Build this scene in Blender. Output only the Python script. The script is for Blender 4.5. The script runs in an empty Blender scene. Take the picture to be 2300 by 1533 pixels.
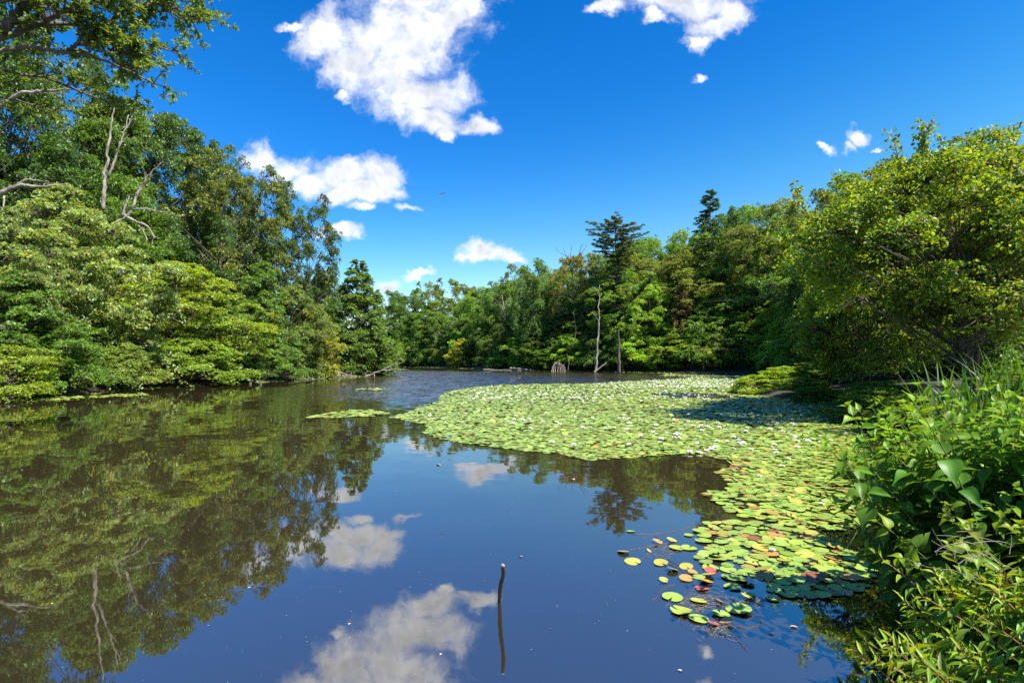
import bpy, math
import numpy as np
from math import radians, sin, cos, tan, atan, pi

# ------------------------------------------------------------ camera, sky, sun, exposure
scene = bpy.context.scene
F = 1278.0                                   # focal length in photo pixels (2300 px wide)
CAMZ = 2.0
HOR = 809.0                                  # horizon row
PITCH = atan((HOR - 766.5) / F)
cam_d = bpy.data.cameras.new('camera')
cam_d.sensor_width = 36.0
cam_d.lens = 36.0 * F / 2300.0
cam_d.clip_start = 0.05
cam_d.clip_end = 9000.0
cam = bpy.data.objects.new('camera', cam_d)
scene.collection.objects.link(cam)
cam.location = (0, 0, CAMZ)
cam.rotation_euler = (pi / 2 + PITCH, 0, 0)
scene.camera = cam

SUN_EL, SUN_AZ = radians(54), radians(127)   # azimuth clockwise from +Y (view direction)
world = bpy.data.worlds.new('World')
scene.world = world
world.use_nodes = True
WN = world.node_tree.nodes
WL = world.node_tree.links
WN.clear()
sun_d = bpy.data.lights.new('sun', 'SUN')
sun_d.energy = 5.0
sun_d.angle = radians(0.5)
sun_d.color = (1.0, 0.95, 0.86)
sun = bpy.data.objects.new('sun', sun_d)
scene.collection.objects.link(sun)
sun.rotation_euler = (pi / 2 - SUN_EL, 0, -SUN_AZ + pi)
scene.view_settings.view_transform = 'Standard'
scene.view_settings.look = 'None'
scene.view_settings.exposure = 1.22
scene.view_settings.gamma = 1.0
cy = scene.cycles
cy.use_denoising = False
cy.max_bounces = 8
cy.diffuse_bounces = 5
cy.glossy_bounces = 3
cy.transmission_bounces = 5
cy.transparent_max_bounces = 4
cy.sample_clamp_indirect = 2.5
cy.caustics_reflective = False
cy.caustics_refractive = False


def pix(px, py, d):
    """Point seen at photo pixel (px,py) at distance d along +Y."""
    rx, ru = (px - 1150.0) / F, (766.5 - py) / F
    fy = cos(PITCH) - ru * sin(PITCH)
    fz = sin(PITCH) + ru * cos(PITCH)
    k = d / fy
    return np.array([rx * k, d, CAMZ + fz * k])


def onz(px, py, z=0.0):
    rx, ru = (px - 1150.0) / F, (766.5 - py) / F
    fy = cos(PITCH) - ru * sin(PITCH)
    fz = sin(PITCH) + ru * cos(PITCH)
    k = (z - CAMZ) / fz
    return np.array([rx * k, fy * k, z])


class NT:
    def __init__(self, nodes, links):
        self.n, self.l = nodes, links

    def new(self, t, **kw):
        nd = self.n.new(t)
        for k, v in kw.items():
            setattr(nd, k, v)
        return nd

    def put(self, sock, v):
        if isinstance(v, bpy.types.NodeSocket):
            self.l.new(v, sock)
        elif v is not None:
            sock.default_value = v

    def math(self, op, a, b=None, c=None, clamp=False):
        nd = self.new('ShaderNodeMath', operation=op, use_clamp=clamp)
        self.put(nd.inputs[0], a)
        if b is not None: self.put(nd.inputs[1], b)
        if c is not None: self.put(nd.inputs[2], c)
        return nd.outputs[0]

    def vmath(self, op, a, b=None, scale=None):
        nd = self.new('ShaderNodeVectorMath', operation=op)
        self.put(nd.inputs[0], a)
        if b is not None: self.put(nd.inputs[1], b)
        if scale is not None: self.put(nd.inputs['Scale'], scale)
        return nd.outputs['Value'] if op in ('LENGTH', 'DOT_PRODUCT') else nd.outputs[0]

    def smooth(self, v, a, b, lo=0.0, hi=1.0):
        nd = self.new('ShaderNodeMapRange', interpolation_type='SMOOTHSTEP')
        self.put(nd.inputs[0], v)
        nd.inputs[1].default_value = a
        nd.inputs[2].default_value = b
        nd.inputs[3].default_value = lo
        nd.inputs[4].default_value = hi
        return nd.outputs[0]

    def mix(self, f, a, b, blend='MIX'):
        nd = self.new('ShaderNodeMix', data_type='RGBA', blend_type=blend)
        self.put(nd.inputs[0], f)
        self.put(nd.inputs[6], a)
        self.put(nd.inputs[7], b)
        return nd.outputs[2]

    def noise(self, vec, scale, detail=4, rough=0.5, dist=0.0, color=False, dims='3D'):
        nd = self.new('ShaderNodeTexNoise', noise_dimensions=dims)
        self.put(nd.inputs['Vector'], vec)
        nd.inputs['Scale'].default_value = scale
        nd.inputs['Detail'].default_value = detail
        nd.inputs['Roughness'].default_value = rough
        nd.inputs['Distortion'].default_value = dist
        return nd.outputs['Color'] if color else nd.outputs['Fac']


def build_sky():
    t = NT(WN, WL)
    out = t.new('ShaderNodeOutputWorld')
    sky = t.new('ShaderNodeTexSky', sky_type='NISHITA')
    sky.sun_disc = False
    sky.sun_elevation = SUN_EL
    sky.sun_rotation = SUN_AZ
    sky.altitude = 200
    sky.air_density = 1.0
    sky.dust_density = 0.35
    sky.ozone_density = 3.0
    hs = t.new('ShaderNodeHueSaturation')
    hs.inputs['Saturation'].default_value = SKY_SAT
    hs.inputs['Hue'].default_value = 0.5
    WL.new(sky.outputs[0], hs.inputs['Color'])
    tc0 = t.new('ShaderNodeTexCoord')
    sp0 = t.new('ShaderNodeSeparateXYZ')
    WL.new(tc0.outputs['Generated'], sp0.inputs[0])
    tintc = t.mix(t.smooth(t.math('ADD', sp0.outputs[2], t.math('MULTIPLY', sp0.outputs[0], -.28)), 0.02, 0.42), SKY_LOW, SKY_TINT)
    skycol = t.mix(1.0, hs.outputs[0], tintc, 'MULTIPLY')
    # clouds: puffs of density on the dome of directions
    tc = t.new('ShaderNodeTexCoord')
    sep = t.new('ShaderNodeSeparateXYZ')
    WL.new(tc.outputs['Generated'], sep.inputs[0])
    yy = t.math('MAXIMUM', sep.outputs[1], 0.05)
    u = t.math('DIVIDE', sep.outputs[0], yy)
    v = t.math('DIVIDE', sep.outputs[2], yy)
    cmb = t.new('ShaderNodeCombineXYZ')
    WL.new(u, cmb.inputs[0]); WL.new(v, cmb.inputs[1])
    p = cmb.outputs[0]
    n1c = t.noise(p, 7.0, 7, 0.62, color=True)
    off = t.vmath('SCALE', t.vmath('SUBTRACT', n1c, (0.5, 0.5, 0.5)), scale=0.13)
    pw = t.vmath('ADD', p, off)
    C = [(880, 75, 175, 100), (740, 85, 85, 72), (700, 115, 52, 36), (742, 150, 50, 44), (780, 150, 50, 50), (990, 45, 78, 85),
         (940, -40, 190, 90), (905, 150, 100, 62), (940, 205, 130, 55), (985, 258, 95, 36), (1062, 262, 42, 30),
         (1010, 285, 30, 20), (1060, 12, 36, 40),
         (592, 352, 66, 30), (650, 372, 62, 34), (700, 400, 84, 40), (775, 385, 70, 44), (850, 385, 66, 46),
         (790, 425, 92, 30), (865, 425, 52, 26), (815, 462, 24, 12), (912, 464, 36, 12),
         (775, 527, 46, 16), (735, 543, 26, 14),
         (1108, 572, 74, 26), (1080, 558, 42, 22), (1150, 580, 38, 16), (1040, 580, 22, 8),
         (935, 622, 36, 11), (872, 643, 34, 20),
         (1370, 2, 48, 22), (1560, 0, 150, 36), (1600, 42, 72, 32), (1555, 78, 34, 24), (1655, 18, 44, 40), (1478, 38, 34, 13),
         (1925, 300, 34, 22), (1900, 322, 24, 14), (1845, 333, 26, 10), (1972, 338, 18, 6),
         (650, 42, 30, 13), (1548, 157, 18, 16), (780, 198, 22, 12)]
    best = None
    for (cx, cyy, rx, ry) in C:
        q = pix(cx, cyy, 1.0); q[2] -= CAMZ
        nd = t.new('ShaderNodeVectorMath', operation='MULTIPLY_ADD')
        sx, sy = F / rx, F / ry
        WL.new(pw, nd.inputs[0])
        nd.inputs[1].default_value = (sx, sy, 0.0)
        nd.inputs[2].default_value = (-q[0] * sx, -q[2] * sy, 0.0)
        ln = t.vmath('LENGTH', nd.outputs[0])
        best = ln if best is None else t.math('SMOOTH_MIN', best, ln, 0.25)
    fine = t.noise(pw, 16.0, 10, 0.62)
    dens = t.math('ADD', t.math('SUBTRACT', 1.12, best), t.math('MULTIPLY', t.math('SUBTRACT', fine, 0.5), 2.1))
    alpha = t.smooth(dens, -0.14, 0.92)
    alpha = t.math('MULTIPLY', alpha, t.smooth(sep.outputs[1], 0.1, 0.2))
    # relief: the sunward side of every puff is brighter
    pr = t.vmath('ADD', p, (0.02, 0.028, 0.0))
    na = t.noise(p, 11.0, 5, 0.55)
    nb = t.noise(pr, 11.0, 5, 0.55)
    rel = t.math('ADD', t.math('MULTIPLY', t.math('SUBTRACT', na, nb), 2.6), 0.72)
    core = t.smooth(dens, 0.45, 1.4, 0.12, -0.30)
    rel = t.math('ADD', rel, core, clamp=True)
    cc = t.mix(rel, (CL_D[0], CL_D[1], CL_D[2], 1), (CL_B[0], CL_B[1], CL_B[2], 1))
    col = t.mix(alpha, skycol, cc)
    bg = t.new('ShaderNodeBackground')
    bg.inputs['Strength'].default_value = SKY_STR
    WL.new(col, bg.inputs['Color'])
    WL.new(bg.outputs[0], out.inputs[0])


SKY_STR = 0.10
SKY_SAT = 1.42
SKY_TINT = (0.50, 0.80, 0.98, 1)
SKY_LOW = (1.35, 1.12, 0.92, 1)
CL_D = (2.6, 2.8, 3.3)
CL_B = (5.2, 5.25, 5.4)
build_sky()
world.cycles.sampling_method = 'MANUAL'
world.cycles.sample_map_resolution = 512

# ------------------------------------------------------------ mesh helpers
COL = scene.collection


def make_mesh(name, V, Q=None, T=None, mats=(), col=None, uv=None, smooth=False):
    V = np.asarray(V, np.float32)
    parts = []
    if Q is not None and len(Q): parts.append(np.asarray(Q, np.int32))
    if T is not None and len(T): parts.append(np.asarray(T, np.int32))
    loops = np.concatenate([p.ravel() for p in parts])
    sizes = np.concatenate([np.full(len(p), p.shape[1], np.int32) for p in parts])
    starts = np.concatenate([[0], np.cumsum(sizes)[:-1]]).astype(np.int32)
    me = bpy.data.meshes.new(name)
    me.vertices.add(len(V)); me.vertices.foreach_set('co', V.ravel())
    me.loops.add(len(loops)); me.loops.foreach_set('vertex_index', loops)
    me.polygons.add(len(sizes)); me.polygons.foreach_set('loop_start', starts)
    me.polygons.foreach_set('loop_total', sizes)
    if smooth:
        me.polygons.foreach_set('use_smooth', np.ones(len(sizes), bool))
    me.update(calc_edges=True)
    if col is not None:
        c = np.ones((len(V), 4), np.float32); c[:, :3] = col
        a = me.color_attributes.new('tint', 'BYTE_COLOR' if c.max() <= 1 else 'FLOAT_COLOR', 'POINT')
        a.data.foreach_set('color', c.ravel())
    if uv is not None:
        a = me.attributes.new('leafuv', 'FLOAT_VECTOR', 'POINT')
        u3 = np.zeros((len(V), 3), np.float32); u3[:, :2] = uv
        a.data.foreach_set('vector', u3.ravel())
    for m in mats: me.materials.append(m)
    return me


class Buf:
    """collects geometry into one mesh"""
    def __init__(s): s.V, s.Q, s.T, s.C, s.U, s.n = [], [], [], [], [], 0

    def add(s, V, Q=None, T=None, C=None, U=None):
        V = np.asarray(V, float)
        s.V.append(V)
        if Q is not None and len(Q): s.Q.append(np.asarray(Q) + s.n)
        if T is not None and len(T): s.T.append(np.asarray(T) + s.n)
        s.C.append(np.ones((len(V), 3)) if C is None else np.broadcast_to(np.asarray(C, float), (len(V), 3)))
        s.U.append(np.zeros((len(V), 2)) if U is None else U)
        s.n += len(V)

    def mesh(s, name, mat, smooth=False, uv=False):
        return make_mesh(name, np.concatenate(s.V), np.concatenate(s.Q) if s.Q else None,
                         np.concatenate(s.T) if s.T else None, [mat], np.concatenate(s.C),
                         np.concatenate(s.U) if uv else None, smooth)


def link(name, data, parent=None, loc=None, rot=None, scale=None):
    o = bpy.data.objects.new(name, data)
    COL.objects.link(o)
    if parent is not None: o.parent = parent
    if loc is not None: o.location = loc
    if rot is not None: o.rotation_euler = rot
    if scale is not None: o.scale = scale
    return o


def tag(o, label=None, cat=None, group=None, kind=None):
    if label: o['label'] = label
    if cat: o['category'] = cat
    if group: o['group'] = group
    if kind: o['kind'] = kind
    return o


def copy_tree(o, parent=None):
    c = o.copy(); COL.objects.link(c)
    if parent is not None: c.parent = parent
    for ch in list(o.children): copy_tree(ch, c)
    return c


def tint(o, rgb):
    o.color = (rgb[0], rgb[1], rgb[2], 1)
    for c in o.children: tint(c, rgb)


def nrm(a):
    a = np.asarray(a, float)
    return a / np.maximum(np.linalg.norm(a, axis=-1, keepdims=True), 1e-9)


def tube(buf, pts, rad, n=6, C=(1, 1, 1), cap=True):
    pts = np.asarray(pts, float); m = len(pts)
    rad = np.broadcast_to(np.asarray(rad, float), (m,))
    tg = nrm(np.gradient(pts, axis=0))
    up = np.array([0.13, 0.31, 0.94])
    if abs(np.dot(tg.mean(0), up)) > 0.85 * np.linalg.norm(tg.mean(0)): up = np.array([0.93, 0.3, 0.12])
    a = nrm(np.cross(tg, up)); b = np.cross(tg, a)
    th = np.arange(n) * 2 * pi / n
    V = pts[:, None] + rad[:, None, None] * (np.cos(th)[None, :, None] * a[:, None] + np.sin(th)[None, :, None] * b[:, None])
    V = V.reshape(-1, 3)
    i = np.arange(m - 1)[:, None] * n; j = np.arange(n)[None]; j2 = (j + 1) % n
    Q = np.stack([i + j, i + j2, i + n + j2, i + n + j], -1).reshape(-1, 4)
    T = None
    if cap:
        V = np.vstack([V, pts[-1:], pts[:1]])
        e = (m - 1) * n
        T = np.array([[e + k, e + (k + 1) % n, m * n] for k in range(n)] + [[(k + 1) % n, k, m * n + 1] for k in range(n)])
    buf.add(V, Q, T, C)


def bez(a, b, c, n):
    t = np.linspace(0, 1, n)[:, None]
    return (1 - t) ** 2 * a + 2 * t * (1 - t) * b + t * t * c


def rough_line(pts, n, amp, rng):
    """resample a polyline smoothly with small kinks"""
    pts = np.asarray(pts, float)
    d = np.r_[0, np.cumsum(np.linalg.norm(np.diff(pts, axis=0), axis=1))]
    t = np.linspace(0, d[-1], n)
    out = np.stack([np.interp(t, d, pts[:, k]) for k in range(3)], 1)
    k = np.array([0.25, 0.5, 0.25])
    for _ in range(2):
        o2 = out.copy()
        o2[1:-1] = 0.25 * out[:-2] + 0.5 * out[1:-1] + 0.25 * out[2:]
        out = o2
    j = rng.normal(0, amp, out.shape); j[0] = 0; j[-1] = 0
    return out + j


# leaf templates: (u along, v across, w up)
LEAF_D = (np.array([[-.5, 0, 0], [0, -.32, .07], [.5, 0, -.04], [0, .32, .07]]), np.array([[0, 1, 2, 3]]))
LEAF_6 = (np.array([[-.5, 0, 0], [-.18, -.3, .06], [.22, -.24, .05], [.52, 0, -.08], [.22, .24, .05], [-.18, .3, .06]]),
          np.array([[0, 1, 2, 3], [0, 3, 4, 5]]))


def grid_leaf(prof, nu, nv, fold=.12, droop=.18, wave=0.03):
    us = np.linspace(0, 1, nu); vs = np.linspace(-1, 1, nv)
    V = []; U = []
    for i, u in enumerate(us):
        w = np.interp(u, *prof)
        for j, v in enumerate(vs):
            V.append([u - .5, v * w, fold * abs(v) * w * 2 - droop * u * u + wave * sin(9 * u + 2 * v) * abs(v)])
            U.append([u, v])
    Q = [[i * nv + j, i * nv + j + 1, (i + 1) * nv + j + 1, (i + 1) * nv + j] for i in range(nu - 1) for j in range(nv - 1)]
    return np.array(V), np.array(Q), np.array(U)


HEART = grid_leaf(([0, .04, .14, .3, .5, .75, .92, 1], [.02, .17, .29, .31, .245, .10, .03, 0.004]), 9, 5, .2, .30, .03)
LANCE = grid_leaf(([0, .1, .3, .55, .8, 1], [.015, .07, .13, .12, .06, .004]), 8, 3, .5, .16, .01)


def scatter(buf, tmpl, P, Tn, N, size, C=None, jitter_w=None):
    tv, tf = tmpl[0], tmpl[1]
    n, k = len(P), len(tv)
    if n == 0: return
    Tn = nrm(Tn); B = nrm(np.cross(N, Tn)); N = np.cross(Tn, B)
    size = np.broadcast_to(np.asarray(size, float), (n,))
    wj = np.ones(n) if jitter_w is None else jitter_w
    V = P[:, None] + size[:, None, None] * (tv[None, :, 0:1] * Tn[:, None] + tv[None, :, 1:2] * wj[:, None, None] * B[:, None] + tv[None, :, 2:3] * N[:, None])
    Q = (np.arange(n)[:, None, None] * k + tf[None]).reshape(-1, tf.shape[1])
    Cc = np.ones((n, 3)) if C is None else C
    Cc = np.repeat(Cc, k, axis=0)
    U = np.tile(tmpl[2], (n, 1)) if len(tmpl) > 2 else None
    buf.add(V.reshape(-1, 3), Q if tf.shape[1] == 4 else None, Q if tf.shape[1] == 3 else None, Cc, U)


def leafcol(rng, n, var=.22, warm=0.0, warmcol=(2.2, 1.0, .6)):
    """per leaf multipliers: brightness and hue differ from leaf to leaf"""
    b = rng.uniform(1 - var, 1 + var, n)
    h = rng.normal(0, .1, n)
    c = np.stack([b * (1 + h * 1.5), b, b * (1 - h)], 1)
    if warm > 0:
        m = rng.random(n) < warm
        c[m] = c[m] * np.array(warmcol)
    return np.clip(c * 0.5, 0, 1)      # stored halved (byte colour), doubled in the material


# ------------------------------------------------------------ materials
def mat_new(name):
    m = bpy.data.materials.new(name); m.use_nodes = True
    m.node_tree.nodes.clear()
    t = NT(m.node_tree.nodes, m.node_tree.links)
    return m, t, t.new('ShaderNodeOutputMaterial')


def leaf_material(name, trans=.48, gloss=.028, rough=.5, veins=False, objcol=True, base=(.08, .13, .025)):
    m, t, out = mat_new(name)
    at = t.new('ShaderNodeAttribute', attribute_name='tint')
    if objcol:
        oi = t.new('ShaderNodeObjectInfo'); bc = oi.outputs['Color']
    else:
        bc = (*base, 1)
    c = t.mix(1.0, at.outputs['Color'], bc, 'MULTIPLY')
    c = t.mix(1.0, c, (2.15, 2.05, 1.7, 1), 'MULTIPLY')
    if veins:
        uv = t.new('ShaderNodeAttribute', attribute_name='leafuv')
        sp = t.new('ShaderNodeSeparateXYZ'); t.l.new(uv.outputs['Vector'], sp.inputs[0])
        av = t.math('ABSOLUTE', sp.outputs[1])
        mid = t.smooth(av, 0.03, 0.10, 1, 0)
        ph = t.math('FRACT', t.math('MULTIPLY', t.math('SUBTRACT', sp.outputs[0], t.math('MULTIPLY', av, .22)), 8.0))
        side = t.smooth(t.math('ABSOLUTE', t.math('SUBTRACT', ph, .5)), 0.36, .5, 0, .55)
        vv = t.math('MAXIMUM', mid, side)
        c = t.mix(t.math('MULTIPLY', vv, .5), c, t.mix(1.0, c, (1.9, 1.6, 1.7, 1), 'MULTIPLY'))
    d = t.new('ShaderNodeBsdfDiffuse'); t.l.new(c, d.inputs['Color'])
    tr = t.new('ShaderNodeBsdfTranslucent')
    t.l.new(t.mix(1.0, c, (1.9, 1.6, .5, 1), 'MULTIPLY'), tr.inputs['Color'])
    mx = t.new('ShaderNodeMixShader'); mx.inputs[0].default_value = trans
    t.l.new(d.outputs[0], mx.inputs[1]); t.l.new(tr.outputs[0], mx.inputs[2])
    g = t.new('ShaderNodeBsdfGlossy'); g.inputs['Roughness'].default_value = rough
    g.inputs['Color'].default_value = (1, 1, 1, 1)
    mg = t.new('ShaderNodeMixShader'); mg.inputs[0].default_value = gloss
    t.l.new(mx.outputs[0], mg.inputs[1]); t.l.new(g.outputs[0], mg.inputs[2])
    t.l.new(mg.outputs[0], out.inputs[0])
    return m


def bark_material(name, c1, c2, scale=3.0, stretch=.18):
    m, t, out = mat_new(name)
    tc = t.new('ShaderNodeTexCoord')
    mp = t.new('ShaderNodeMapping'); mp.inputs['Scale'].default_value = (1, 1, stretch)
    t.l.new(tc.outputs['Object'], mp.inputs[0])
    n = t.noise(mp.outputs[0], scale * 4, 5, .65)
    n2 = t.noise(tc.outputs['Object'], scale * .6, 2, .5)
    f = t.smooth(t.math('ADD', n, t.math('MULTIPLY', t.math('SUBTRACT', n2, .5), .7)), .3, .7)
    c = t.mix(f, (*c1, 1), (*c2, 1))
    p = t.new('ShaderNodeBsdfPrincipled'); p.inputs['Roughness'].default_value = .85
    t.l.new(c, p.inputs['Base Color'])
    b = t.new('ShaderNodeBump'); b.inputs['Strength'].default_value = .6; b.inputs['Distance'].default_value = .02
    t.l.new(n, b.inputs['Height']); t.l.new(b.outputs[0], p.inputs['Normal'])
    t.l.new(p.outputs[0], out.inputs[0])
    return m


def plain_material(name, c, rough=.6, noise=.3, scale=20):
    m, t, out = mat_new(name)
    tc = t.new('ShaderNodeTexCoord')
    n = t.noise(tc.outputs['Object'], scale, 4, .6)
    k = t.smooth(n, .25, .75, 1 - noise, 1 + noise)
    cb = t.new('ShaderNodeCombineColor')
    for i in range(3): t.l.new(k, cb.inputs[i])
    c2 = t.mix(1.0, (*c, 1), cb.outputs[0], 'MULTIPLY')
    p = t.new('ShaderNodeBsdfPrincipled'); p.inputs['Roughness'].default_value = rough
    t.l.new(c2, p.inputs['Base Color'])
    t.l.new(p.outputs[0], out.inputs[0])
    return m


M_LEAF = leaf_material('leaf')
M_NEEDLE = leaf_material('needle', trans=.12, gloss=.03)
M_NEAR = leaf_material('broad_leaf', trans=.42, gloss=.022, rough=.48, veins=True)
M_BARK = bark_material('bark', (.035, .028, .02), (.13, .11, .085))
M_PALE = bark_material('weathered_wood', (.11, .09, .07), (.36, .32, .26), 2.5)
M_STEM = plain_material('stem', (.16, .13, .05), .6)
M_DARKWOOD = bark_material('wet_wood', (.012, .009, .006), (.07, .05, .032), 10, .6)
# ------------------------------------------------------------ terrain and water
POND = np.array([(2.2, -3), (2.5, 1.5), (2.9, 3.4), (3.9, 5.0), (4.9, 6.8), (6.8, 9), (8.4, 12), (10.6, 16), (12.5, 21), (14.5, 27), (14.0, 33),
                 (17, 38), (24, 44), (30, 58), (36, 72), (37, 80), (27, 88), (20, 97), (13, 107), (3, 117), (-6, 131),
                 (-14, 150), (-28, 172), (-44, 188), (-62, 195), (-64, 170), (-48, 140), (-36, 110), (-30, 92), (-24, 82), (-19, 77.5),
                 (-19.2, 74), (-20, 68), (-20.5, 62), (-22.5, 54), (-24.6, 47), (-26, 41), (-25.8, 35), (-25.2, 28), (-25.5, 22), (-27, 12), (-28, 0), (-22, -10), (-6, -8)])


def poly_sd(X, Y, poly):
    """signed distance, positive outside"""
    P = np.stack([X.ravel(), Y.ravel()], 1)
    d = np.full(len(P), 1e9); inside = np.zeros(len(P), bool)
    for i in range(len(poly)):
        a, b = poly[i], poly[(i + 1) % len(poly)]
        ab = b - a
        t = np.clip(((P - a) @ ab) / (ab @ ab), 0, 1)
        d = np.minimum(d, np.linalg.norm(P - a - t[:, None] * ab, axis=1))
        c = ((a[1] > P[:, 1]) != (b[1] > P[:, 1]))
        with np.errstate(divide='ignore', invalid='ignore'):
            xi = (b[0] - a[0]) * (P[:, 1] - a[1]) / (b[1] - a[1]) + a[0]
        inside ^= c & (P[:, 0] < xi)
    return np.where(inside, -d, d).reshape(X.shape)


def sstep(x, a, b):
    t = np.clip((x - a) / (b - a), 0, 1)
    return t * t * (3 - 2 * t)


def ground_z(X, Y):
    X = np.asarray(X, float); Y = np.asarray(Y, float)
    s = poly_sd(X, Y, POND)
    near = np.where(s < 0, np.maximum(s * .45, -1.5), .38 * (1 - np.exp(-np.maximum(s, 0) / .7)))
    so = np.maximum(s - 3, 0)
    right = sstep(X, 14, 40) * sstep(Y, 30, 60)
    rightfar = sstep(X - 0.25 * (Y - 60), -10, 25) * sstep(Y, 60, 95)
    left = sstep(-X, 18, 26)
    hill = right * np.minimum(so * .42, 16) * .9 + rightfar * (1 - right) * np.minimum(so * .28, 13) + \
        left * np.minimum(so * .16, 6) + sstep(Y, 120, 170) * (1 - rightfar) * (1 - left) * np.minimum(so * .12, 6)
    nearright = sstep(X, 2, 6) * (1 - sstep(Y, 30, 45)) * .95 * (1 - np.exp(-np.maximum(s - 1.0, 0) / 4.0))
    bump = .06 * np.sin(X * 1.3 + np.sin(Y * .9)) * np.sin(Y * 1.1 + 1.3) * (s > 0.5)
    return near + hill + nearright + bump


def gz(x, y):
    return float(ground_z(np.array([x]), np.array([y]))[0])


def ground_material():
    m, t, out = mat_new('soil_and_litter')
    tc = t.new('ShaderNodeTexCoord')
    n = t.noise(tc.outputs['Object'], .35, 5, .6)
    n2 = t.noise(tc.outputs['Object'], 6, 5, .7)
    c = t.mix(t.smooth(n, .35, .65), (.035, .026, .014, 1), (.03, .05, .012, 1))
    c = t.mix(t.smooth(n2, .4, .75, 0, .6), c, (.11, .08, .045, 1))
    p = t.new('ShaderNodeBsdfPrincipled'); p.inputs['Roughness'].default_value = .95
    t.l.new(c, p.inputs['Base Color'])
    b = t.new('ShaderNodeBump'); b.inputs['Strength'].default_value = .7; b.inputs['Distance'].default_value = .08
    t.l.new(n2, b.inputs['Height']); t.l.new(b.outputs[0], p.inputs['Normal'])
    t.l.new(p.outputs[0], out.inputs[0])
    return m


def build_ground():
    k = np.linspace(-1, 1, 421)
    ax = np.sign(k) * (np.abs(k) * 60 + np.abs(k) ** 6 * 1900)
    ay = np.sign(k) * (np.abs(k) * 110 + np.abs(k) ** 6 * 1900) + 40
    X, Y = np.meshgrid(ax, ay)
    Z = ground_z(X, Y)
    V = np.stack([X, Y, Z], -1).reshape(-1, 3)
    n = len(ax)
    i = np.arange(n - 1)[:, None] * n; j = np.arange(n - 1)[None]
    Q = np.stack([i + j, i + j + 1, i + n + j + 1, i + n + j], -1).reshape(-1, 4)
    o = link('ground', make_mesh('ground', V, Q, None, [ground_material()], None, None, True))
    tag(o, kind='structure')


build_ground()


def water_material():
    m, t, out = mat_new('pond_water')
    g = t.new('ShaderNodeNewGeometry')
    pos = g.outputs['Position']
    sp = t.new('ShaderNodeSeparateXYZ'); t.l.new(pos, sp.inputs[0])
    x, y = sp.outputs[0], sp.outputs[1]
    # breeze on the open middle of the pond, calm in the lee of the left bank and the lilies
    big = t.noise(pos, .06, 2, .5)
    wob = t.math('MULTIPLY', t.math('SUBTRACT', big, .5), 26)
    lee = t.smooth(t.math('ADD', t.math('ADD', x, t.math('MULTIPLY', y, .13)), t.math('MULTIPLY', wob, .5)), -11.5, -5)
    far = t.smooth(t.math('ADD', y, wob), 20, 36)
    farcalm = t.smooth(t.math('SUBTRACT', y, t.math('MULTIPLY', x, -.75)), 88, 106, 1, .12)
    wind = t.math('MULTIPLY', t.math('MULTIPLY', lee, far), farcalm)
    mp = t.new('ShaderNodeMapping'); mp.inputs['Scale'].default_value = (.75, 1.0, 1); mp.inputs['Rotation'].default_value = (0, 0, .35)
    t.l.new(pos, mp.inputs[0])
    half = (.5, .5, .5)
    c1 = t.vmath('SUBTRACT', t.noise(mp.outputs[0], 1.7, 2, .5, .2, color=True), half)
    c2 = t.vmath('SUBTRACT', t.noise(mp.outputs[0], 6.0, 3, .6, .3, color=True), half)
    c3 = t.vmath('SUBTRACT', t.noise(pos, .45, 1, .5, color=True), half)
    calm_amp = t.smooth(t.noise(pos, .16, 2, .5), .35, .7, .3, 1.0)
    nearq = t.smooth(y, 5, 14, .45, 1.0)
    calm = t.math('MULTIPLY', calm_amp, nearq)
    sl = t.vmath('SCALE', t.vmath('ADD', t.vmath('SCALE', c1, scale=.040), t.vmath('SCALE', c2, scale=.024)), scale=calm)
    sl = t.vmath('ADD', sl, t.vmath('SCALE', c3, scale=.010))
    ws = t.vmath('ADD', t.vmath('SCALE', c1, scale=.7), t.vmath('SCALE', c2, scale=1.2))
    sl = t.vmath('ADD', sl, t.vmath('SCALE', ws, scale=wind))
    tilt = t.new('ShaderNodeCombineXYZ')
    t.l.new(t.math('MULTIPLY', wind, -.11), tilt.inputs[1])     # the visible faces of the wind waves lean to the near shore
    sl = t.vmath('ADD', t.vmath('MULTIPLY', sl, (1, 1, 0)), tilt.outputs[0])
    nv = t.vmath('NORMALIZE', t.vmath('ADD', sl, (0, 0, 1)))
    p = t.new('ShaderNodeBsdfPrincipled')
    p.inputs['Base Color'].default_value = (.026, .020, .009, 1)
    p.inputs['Roughness'].default_value = .015
    p.inputs['IOR'].default_value = 3.9
    t.l.new(nv, p.inputs['Normal'])
    t.l.new(p.outputs[0], out.inputs[0])
    return m


def build_water():
    x0, x1, y0, y1 = -90, 60, -30, 215
    nx, ny = 30, 49
    X, Y = np.meshgrid(np.linspace(x0, x1, nx), np.linspace(y0, y1, ny))
    V = np.stack([X, Y, 0 * X], -1).reshape(-1, 3)
    i = np.arange(ny - 1)[:, None] * nx; j = np.arange(nx - 1)[None]
    Q = np.stack([i + j, i + j + 1, i + nx + j + 1, i + nx + j], -1).reshape(-1, 4)
    o = link('pond_water', make_mesh('pond_water', V, Q, None, [water_material()]))
    tag(o, kind='structure')


build_water()

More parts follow.
